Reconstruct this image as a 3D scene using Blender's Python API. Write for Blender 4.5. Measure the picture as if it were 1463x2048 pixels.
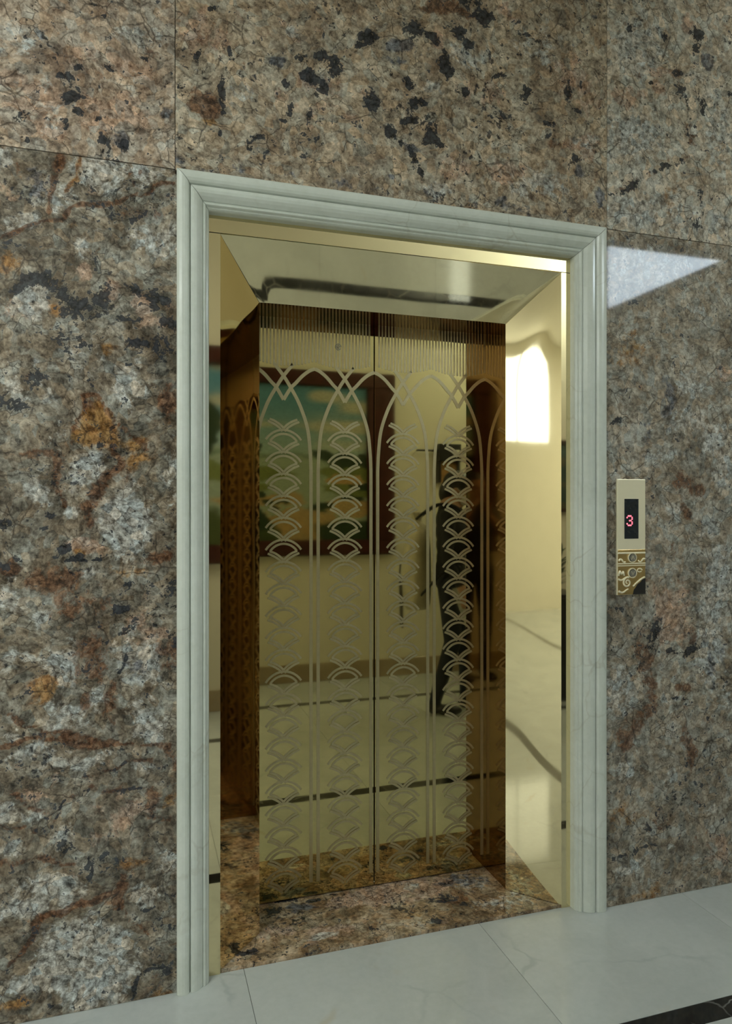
import bpy, bmesh, math, random
import numpy as np
from mathutils import Vector, Matrix

for o in list(bpy.data.objects):
    bpy.data.objects.remove(o)
scene = bpy.context.scene
COL = scene.collection

# ------------------------------------------------------------------ camera
CAM_H = 1.40
CAM_D = 2.15            # metres in front of the granite wall (wall face is y = 0)
YAW = math.radians(17.66)
cam_data = bpy.data.cameras.new('camera')
cam = bpy.data.objects.new('camera', cam_data)
COL.objects.link(cam)
cam.location = (0, -CAM_D, CAM_H)
cam.rotation_euler = (math.pi/2, 0, -YAW)
cam_data.sensor_fit = 'VERTICAL'
cam_data.sensor_height = 36.0
cam_data.lens = 36.0*1440.0/2048.0
cam_data.shift_y = -7.0/2048.0
cam_data.clip_start = 0.01
scene.camera = cam

# ------------------------------------------------------------------ world, exposure
world = bpy.data.worlds.new('world')
scene.world = world
world.use_nodes = True
world.node_tree.nodes['Background'].inputs[0].default_value = (0.75, 0.88, 1.0, 1)
world.node_tree.nodes['Background'].inputs[1].default_value = 0.25
scene.view_settings.view_transform = 'Standard'
scene.view_settings.look = 'None'
scene.view_settings.exposure = 0.42
scene.view_settings.gamma = 1.0
scene.view_settings.use_curve_mapping = False

WINDOW_RIGHT = 10.0     # radiance of the daylight in the clerestory beside the lift
WINDOW_LEFT = 1.9       # radiance of the daylight in the big end window
FILL_LIGHT = 8.5       # radiance of the added fill panels under the ceiling

# ------------------------------------------------------------------ room numbers
X0, X1 = -5.5, 3.6      # end walls
XE = -1.2               # where the wall opposite the lift ends and the hall widens
YE2 = -6.0              # far wall of the wider hall
YB = -2.81              # wall opposite the lift
ZC = 3.62               # ceiling
YD = 0.362               # lift door plane
YS = 0.045              # gold face strips
YJ = 0.197               # rear edge of the splayed jambs
JL0, JR0 = 0.2395, 1.416    # front edges of the jambs
JL1, JR1 = 0.382, 1.281     # rear edges
ZH0, ZH1 = 2.226, 2.074     # front and rear edge of the sloped header
CL0, CL1 = 0.110, 0.204     # marble casing, outer and inner edge, on either side
CR0, CR1 = 1.560, 1.452
CT0, CT1 = 2.380, 2.279

# ------------------------------------------------------------------ helpers
def link(name, me, mats, parent=None):
    o = bpy.data.objects.new(name, me)
    COL.objects.link(o)
    if mats is not None:
        for m in (mats if isinstance(mats, (list, tuple)) else [mats]):
            me.materials.append(m)
    if parent is not None:
        o.parent = parent
    return o

def pydata(name, V, F, mats, parent=None, smooth=False):
    me = bpy.data.meshes.new(name)
    me.from_pydata([tuple(v) for v in V], [], [tuple(f) for f in F])
    me.validate()
    if smooth:
        me.polygons.foreach_set('use_smooth', [True]*len(me.polygons))
    me.update()
    return link(name, me, mats, parent)

def from_bm(name, bm, mats, parent=None, smooth=False):
    bmesh.ops.recalc_face_normals(bm, faces=bm.faces[:])
    me = bpy.data.meshes.new(name)
    bm.to_mesh(me)
    bm.free()
    if smooth:
        me.polygons.foreach_set('use_smooth', [True]*len(me.polygons))
    return link(name, me, mats, parent)

def bm_box(bm, x0, x1, y0, y1, z0, z1):
    g = bmesh.ops.create_cube(bm, size=1.0)
    vs = g['verts']
    bmesh.ops.scale(bm, vec=(x1-x0, y1-y0, z1-z0), verts=vs)
    bmesh.ops.translate(bm, vec=((x0+x1)/2, (y0+y1)/2, (z0+z1)/2), verts=vs)
    return vs

def box(name, x0, x1, y0, y1, z0, z1, mats, parent=None, bevel=0.0):
    bm = bmesh.new()
    bm_box(bm, x0, x1, y0, y1, z0, z1)
    if bevel:
        bmesh.ops.bevel(bm, geom=bm.edges[:], offset=bevel, segments=1, affect='EDGES')
    return from_bm(name, bm, mats, parent)

def bm_cone(bm, p0, p1, r0, r1, seg=12, caps=True):
    p0, p1 = Vector(p0), Vector(p1)
    d = p1-p0
    L = d.length
    if L < 1e-6:
        return
    g = bmesh.ops.create_cone(bm, cap_ends=caps, segments=seg, radius1=r0, radius2=r1, depth=L)
    q = d.to_track_quat('Z', 'Y').to_matrix().to_4x4()
    bmesh.ops.transform(bm, matrix=Matrix.Translation((p0+p1)/2) @ q, verts=g['verts'])

def bm_ball(bm, c, r, seg=14, rot=None):
    g = bmesh.ops.create_uvsphere(bm, u_segments=seg, v_segments=max(6, seg*2//3), radius=1.0)
    rr = r if isinstance(r, (tuple, list)) else (r, r, r)
    m = Matrix.Translation(c)
    if rot is not None:
        m = m @ rot
    m = m @ Matrix.Diagonal((rr[0], rr[1], rr[2], 1))
    bmesh.ops.transform(bm, matrix=m, verts=g['verts'])

def empty(name, loc=(0, 0, 0)):
    o = bpy.data.objects.new(name, None)
    COL.objects.link(o)
    o.location = loc
    o.empty_display_size = 0.05
    return o

def tag(o, label, cat, group=None):
    o['label'] = label
    o['category'] = cat
    if group:
        o['group'] = group
    return o

def structure(o):
    o['kind'] = 'structure'
    return o

def at(o, root):
    """parent a mesh built in world coordinates to an Empty that stands elsewhere"""
    o.parent = root
    o.matrix_parent_inverse = Matrix.Translation(-Vector(root.location))
    return o

# ------------------------------------------------------------------ node helper
class NT:
    def __init__(self, name):
        self.m = bpy.data.materials.new(name)
        self.m.use_nodes = True
        self.t = self.m.node_tree
        self.b = self.t.nodes['Principled BSDF']
        self._co = None
    def n(self, kind, **kw):
        nd = self.t.nodes.new(kind)
        for k, v in kw.items():
            setattr(nd, k, v)
        return nd
    def put(self, sock, v):
        if isinstance(v, bpy.types.NodeSocket):
            self.t.links.new(v, sock)
        elif v is not None:
            if isinstance(v, (tuple, list)) and len(v) == 3 and sock.type == 'RGBA':
                v = (*v, 1)
            sock.default_value = v
    def co(self):
        if self._co is None:
            self._co = self.n('ShaderNodeTexCoord').outputs['Object']
        return self._co
    def math(self, op, a, b=0.0, c=None, clamp=False):
        nd = self.n('ShaderNodeMath', operation=op, use_clamp=clamp)
        self.put(nd.inputs[0], a); self.put(nd.inputs[1], b)
        if c is not None:
            self.put(nd.inputs[2], c)
        return nd.outputs[0]
    def vmath(self, op, a, b=None, s=None):
        nd = self.n('ShaderNodeVectorMath', operation=op)
        self.put(nd.inputs[0], a)
        if b is not None:
            self.put(nd.inputs[1], b)
        if s is not None:
            self.put(nd.inputs['Scale'], s)
        return nd.outputs[0]
    def noise(self, co, scale, detail=4.0, rough=0.55, out='Fac', dist=0.0):
        nd = self.n('ShaderNodeTexNoise')
        self.put(nd.inputs['Vector'], co)
        nd.inputs['Scale'].default_value = scale
        nd.inputs['Detail'].default_value = detail
        nd.inputs['Roughness'].default_value = rough
        nd.inputs['Distortion'].default_value = dist
        return nd.outputs[0] if out == 'Fac' else nd.outputs[1]
    def voronoi(self, co, scale, feature='F1', out=0):
        nd = self.n('ShaderNodeTexVoronoi', feature=feature)
        self.put(nd.inputs['Vector'], co)
        nd.inputs['Scale'].default_value = scale
        return nd.outputs[out]
    def step(self, v, lo, hi, a=0.0, b=1.0):
        nd = self.n('ShaderNodeMapRange', interpolation_type='SMOOTHSTEP')
        self.put(nd.inputs[0], v)
        nd.inputs[1].default_value = lo; nd.inputs[2].default_value = hi
        nd.inputs[3].default_value = a; nd.inputs[4].default_value = b
        return nd.outputs[0]
    def mix(self, f, a, b, mode='MIX'):
        nd = self.n('ShaderNodeMix', data_type='RGBA', blend_type=mode)
        self.put(nd.inputs[0], f); self.put(nd.inputs[6], a); self.put(nd.inputs[7], b)
        return nd.outputs[2]
    def ramp(self, f, stops):
        nd = self.n('ShaderNodeValToRGB')
        self.put(nd.inputs[0], f)
        e = nd.color_ramp.elements
        while len(e) < len(stops):
            e.new(0.5)
        for i, (p, c) in enumerate(stops):
            e[i].position = p
            e[i].color = (*c, 1)
        return nd.outputs[0]
    def warp(self, co, scale, amt, detail=2.0):
        c = self.noise(co, scale, detail, 0.5, 'Color')
        c = self.vmath('SUBTRACT', c, (0.5, 0.5, 0.5))
        c = self.vmath('SCALE', c, s=amt)
        return self.vmath('ADD', co, c)
    def bump(self, h, strength, dist):
        nd = self.n('ShaderNodeBump')
        nd.inputs['Strength'].default_value = strength
        nd.inputs['Distance'].default_value = dist
        self.put(nd.inputs['Height'], h)
        self.put(self.b.inputs['Normal'], nd.outputs[0])
    def set(self, **kw):
        names = dict(color='Base Color', rough='Roughness', metal='Metallic', spec='Specular IOR Level',
                     coat='Coat Weight', emit='Emission Color', power='Emission Strength', ior='IOR',
                     trans='Transmission Weight', alpha='Alpha')
        for k, v in kw.items():
            self.put(self.b.inputs[names[k]], v)
        return self.m

def plain(name, color, rough=0.5, metal=0.0, var=0.06, scale=30.0, **kw):
    t = NT(name)
    f = t.noise(t.co(), scale, 3)
    lo = tuple(c*(1-var) for c in color); hi = tuple(min(1, c*(1+var)) for c in color)
    t.set(color=t.ramp(f, [(0.3, lo), (0.7, hi)]), rough=rough, metal=metal, **kw)
    return t.m

# ------------------------------------------------------------------ materials
def granite(name, shift, dark, mid, light, speck=0.5, rough=0.045, contrast=1.0):
    t = NT(name)
    co = t.vmath('ADD', t.co(), shift)
    w = t.warp(t.warp(co, 4, 0.07, 2), 26, 0.010, 2)
    wf = t.warp(w, 120, 0.0030, 2)
    aA = t.n('ShaderNodeAttribute', attribute_name='mineral_a')
    aB = t.n('ShaderNodeAttribute', attribute_name='mineral_b')
    sa = t.n('ShaderNodeSeparateColor'); t.t.links.new(aA.outputs[0], sa.inputs[0])
    sb = t.n('ShaderNodeSeparateColor'); t.t.links.new(aB.outputs[0], sb.inputs[0])
    D, R, P = sa.outputs
    K, O, S = sb.outputs
    lo = t.noise(w, 4, 3, 0.6)
    md = t.noise(w, 15, 4.5, 0.66)
    hi = t.noise(wf, 60, 4, 0.66)
    vh = t.noise(wf, 190, 2, 0.6)
    m2 = t.noise(t.vmath('ADD', w, (3, 7, 1)), 19, 4.5, 0.68)
    m3 = t.noise(t.vmath('ADD', w, (9, 2, 5)), 26, 4.5, 0.70)
    base = t.ramp(t.math('ADD', t.math('MULTIPLY', lo, 0.35), t.math('MULTIPLY', md, 0.65)),
                  [(0.40, dark), (0.5, mid), (0.60, light)])
    def m(wt, nz, amp, a, b):
        return t.step(t.math('MULTIPLY_ADD', t.math('SUBTRACT', nz, 0.5), amp, wt), a, b)
    pink = t.ramp(hi, [(0.35, (0.26, 0.175, 0.130)), (0.6, (0.49, 0.365, 0.285))])
    col = t.mix(t.math('MULTIPLY', m(K, m2, 2.6, 0.28, 0.62), 0.85), base, pink)
    pale = t.ramp(hi, [(0.32, (0.18, 0.17, 0.15)), (0.5, (0.40, 0.395, 0.37)), (0.66, (0.56, 0.565, 0.55))])
    col = t.mix(t.math('MULTIPLY', m(P, m3, 2.4, 0.30, 0.62), 0.9), col, pale)
    col = t.mix(t.math('MULTIPLY', m(O, m2, 2.0, 0.32, 0.72), 0.85), col, t.ramp(hi, [(0.35, (0.16, 0.075, 0.018)), (0.62, (0.36, 0.20, 0.07))]))
    col = t.mix(t.math('MULTIPLY', m(S, m3, 2.2, 0.32, 0.64), 0.85), col, t.ramp(hi, [(0.35, (0.035, 0.042, 0.055)), (0.65, (0.20, 0.205, 0.23))]))
    rust = t.ramp(hi, [(0.34, (0.030, 0.012, 0.007)), (0.52, (0.115, 0.052, 0.025)), (0.68, (0.22, 0.132, 0.078))])
    col = t.mix(t.math('MULTIPLY', m(R, t.math('ADD', t.math('MULTIPLY', m3, 0.6), t.math('MULTIPLY', hi, 0.4)), 2.8, 0.32, 0.62), 0.82), col, rust)
    # crystals of different tone and tint
    g1 = t.n('ShaderNodeSeparateColor'); t.t.links.new(t.voronoi(wf, 40, 'F1', 1), g1.inputs[0])
    g2 = t.n('ShaderNodeSeparateColor'); t.t.links.new(t.voronoi(wf, 105, 'F1', 1), g2.inputs[0])
    tint = t.mix(g1.outputs[1], (1.14, 0.98, 0.84), (0.92, 1.0, 1.07))
    col = t.mix(0.8, col, tint, 'MULTIPLY')
    tone = t.math('ADD', t.math('MULTIPLY', g1.outputs[0], 0.40*contrast), t.math('MULTIPLY', g2.outputs[0], 0.34*contrast))
    tone = t.math('ADD', tone, t.math('MULTIPLY', t.math('SUBTRACT', hi, 0.5), 1.6*contrast))
    tone = t.math('ADD', tone, t.math('MULTIPLY', t.math('SUBTRACT', vh, 0.5), 0.9*contrast))
    tone = t.math('ADD', tone, 1.0-0.37*contrast)
    tone = t.math('MINIMUM', t.math('MAXIMUM', tone, 0.22), 1.75)
    tc = t.n('ShaderNodeCombineColor')
    for i in range(3):
        t.put(tc.inputs[i], tone)
    col = t.mix(1.0, col, tc.outputs[0], 'MULTIPLY')
    # hairline cracks between the crystals
    e1 = t.voronoi(t.warp(w, 40, 0.014, 4), 11, 'DISTANCE_TO_EDGE', 0)
    e2 = t.voronoi(wf, 40, 'DISTANCE_TO_EDGE', 0)
    k1 = t.math('MULTIPLY', t.step(e1, 0.0, 0.035, 1, 0), t.step(t.noise(co, 7, 4), 0.45, 0.6))
    k2 = t.math('MULTIPLY', t.step(e2, 0.0, 0.07, 1, 0), t.step(t.noise(co, 16, 5, 0.7), 0.50, 0.60))
    crack = t.math('MAXIMUM', k1, k2)
    col = t.mix(t.math('MULTIPLY', crack, 0.7), col, (0.030, 0.024, 0.020))
    # black mica: large clots from the layout, small flecks everywhere
    bn = t.math('ADD', t.math('MULTIPLY', m2, 0.45), t.math('MULTIPLY', hi, 0.55))
    clot = m(D, bn, 4.6, 0.42, 0.54)
    fl = t.noise(t.vmath('ADD', wf, (4, 1, 8)), 55, 4, 0.62)
    zone = t.noise(t.vmath('ADD', co, (1, 5, 2)), 5, 3)
    fleck = t.step(t.math('ADD', fl, t.math('MULTIPLY', t.math('SUBTRACT', zone, 0.5), 0.6)), 0.685-0.07*speck, 0.73-0.07*speck)
    black = t.math('MAXIMUM', clot, t.math('MULTIPLY', fleck, 0.9))
    col = t.mix(t.math('MULTIPLY', black, 0.94), col, t.ramp(hi, [(0.4, (0.008, 0.009, 0.012)), (0.7, (0.055, 0.062, 0.075))]))
    t.set(color=col, rough=rough, spec=0.36)
    return t.m

def marble(name, lo, hi, vein, vscale, vmix, rough, per_object=False, warm=None):
    t = NT(name)
    co = t.co()
    if per_object:
        oi = t.n('ShaderNodeObjectInfo')
        rnd = t.n('ShaderNodeCombineXYZ')
        t.put(rnd.inputs[0], t.math('MULTIPLY', oi.outputs['Random'], 37.0))
        t.put(rnd.inputs[1], t.math('MULTIPLY', oi.outputs['Random'], 11.0))
        co = t.vmath('ADD', co, rnd.outputs[0])
    w = t.warp(co, 1.6, 0.9, 4)
    cloud = t.noise(w, 2.6, 6, 0.6)
    fine = t.noise(co, 45, 4, 0.6)
    f = t.math('ADD', t.math('MULTIPLY', cloud, 0.75), t.math('MULTIPLY', fine, 0.25))
    col = t.ramp(f, [(0.35, lo), (0.65, hi)])
    ww = t.warp(t.warp(co, 2.2, 0.45, 5), 14, 0.03, 3)
    e = t.voronoi(ww, vscale, 'DISTANCE_TO_EDGE', 0)
    thin = t.step(e, 0.0, 0.028, 1, 0)
    pt = t.step(t.noise(co, 3.1, 3), 0.46, 0.66)
    col = t.mix(t.math('MULTIPLY', t.math('MULTIPLY', thin, pt), vmix), col, vein)
    if warm:
        wv = t.math('MULTIPLY', t.step(t.voronoi(t.vmath('ADD', ww, (5, 3, 1)), vscale*0.7, 'DISTANCE_TO_EDGE', 0), 0.0, 0.03, 1, 0),
                    t.step(t.noise(t.vmath('ADD', co, (8, 2, 4)), 4, 3), 0.55, 0.7))
        col = t.mix(t.math('MULTIPLY', wv, vmix), col, warm)
    t.set(color=col, rough=rough, spec=0.5)
    return t.m

def gold(name, color, rough, wob=0.0, wscale=3.0):
    t = NT(name)
    smear = t.noise(t.vmath('MULTIPLY', t.co(), (3, 3, 1.2)), 2.0, 4)
    t.set(color=color, metal=1.0, rough=t.step(smear, 0.3, 0.75, rough*0.7, rough*1.5))
    if wob:
        t.bump(t.noise(t.co(), wscale, 1, 0.4), 1.0, wob)
    return t.m

GR_LL = granite('granite_left_lower', (0, 0, 0), (0.098, 0.082, 0.062), (0.205, 0.180, 0.143), (0.345, 0.325, 0.28), 0.5, contrast=1.2)
GR_LU = granite('granite_left_upper', (7, 1, 3), (0.21, 0.155, 0.118), (0.36, 0.295, 0.235), (0.50, 0.44, 0.37), 0.5, contrast=1.1)
GR_CU = granite('granite_above_door', (2, 9, 5), (0.22, 0.175, 0.132), (0.37, 0.312, 0.240), (0.50, 0.445, 0.36), 0.75, contrast=1.1)
GR_RU = granite('granite_right_upper', (4, 3, 11), (0.30, 0.262, 0.215), (0.46, 0.425, 0.362), (0.60, 0.575, 0.52), 0.4, contrast=1.0)
GR_RL = granite('granite_right_lower', (13, 6, 2), (0.175, 0.152, 0.122), (0.30, 0.27, 0.225), (0.43, 0.41, 0.365), 0.0, contrast=1.0)
GR_TH = granite('granite_threshold', (5, 5, 9), (0.16, 0.110, 0.065), (0.30, 0.225, 0.145), (0.45, 0.36, 0.26), 0.8)
M_CASING = marble('pale_onyx_marble', (0.60, 0.64, 0.58), (0.74, 0.78, 0.73), (0.42, 0.40, 0.32), 5.0, 0.35, 0.17)
M_FLOOR = marble('white_floor_marble', (0.44, 0.468, 0.455), (0.53, 0.56, 0.545), (0.34, 0.37, 0.37), 2.2, 0.5, 0.085, True, (0.45, 0.40, 0.30))
M_STRIPE = marble('black_marble', (0.008, 0.009, 0.009), (0.022, 0.023, 0.022), (0.45, 0.45, 0.42), 5.0, 0.8, 0.05, True)
M_GROUT = plain('grout', (0.22, 0.23, 0.22), 0.9)
M_PAINT = plain('cream_wall_paint', (0.78, 0.74, 0.62), 0.6, var=0.02, scale=4)
M_CEIL = plain('ceiling_paint', (0.74, 0.71, 0.62), 0.7, var=0.02, scale=4)
M_SKIRT = marble('beige_skirting_marble', (0.36, 0.28, 0.18), (0.46, 0.37, 0.25), (0.25, 0.18, 0.11), 4, 0.4, 0.15)
M_BACKING = plain('mortar_backing', (0.06, 0.055, 0.05), 0.9)
M_GOLD = gold('mirror_gold', (0.85, 0.735, 0.46), 0.035, 0.0006, 2.5)
M_GOLDD = gold('mirror_gold_door', (0.60, 0.50, 0.225), 0.028, 0.0003, 1.8)
M_ETCH = plain('etched_gold', (0.56, 0.485, 0.29), 0.42, 1.0, 0.05, 60)
M_PLATE = plain('call_plate_gold', (0.95, 0.88, 0.66), 0.28, 0.30, 0.03, 6)
M_REFLECTION = gold('call_plate_reflection', (0.62, 0.46, 0.22), 0.22)  # darker gold for the reflection modelled on the plate
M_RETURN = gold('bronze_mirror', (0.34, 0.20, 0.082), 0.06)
M_DARKGAP = plain('dark_gap', (0.012, 0.010, 0.008), 0.8)
M_BLACK = plain('black_plastic', (0.012, 0.012, 0.014), 0.35)
M_SCREEN = plain('black_display_glass', (0.010, 0.016, 0.022), 0.06)
M_STEEL = plain('brushed_steel', (0.42, 0.42, 0.40), 0.3, 1.0)
M_MAROON = plain('maroon_lacquered_wood', (0.060, 0.016, 0.012), 0.3, var=0.25, scale=12)

def lamp(name, color, strength):
    t = NT(name)
    t.set(color=(0.8, 0.8, 0.8), rough=0.5, emit=color, power=strength)
    return t.m
M_DAY_R = lamp('daylight_pane_right', (0.74, 0.88, 1.0), WINDOW_RIGHT)
M_DAY_L = lamp('daylight_pane_left', (0.92, 1.0, 0.97), WINDOW_LEFT)
M_FILL = lamp('fill_panel_diffuser', (0.93, 1.0, 0.96), FILL_LIGHT)
M_LED = lamp('red_led', (1.0, 0.02, 0.10), 1.5)

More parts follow.
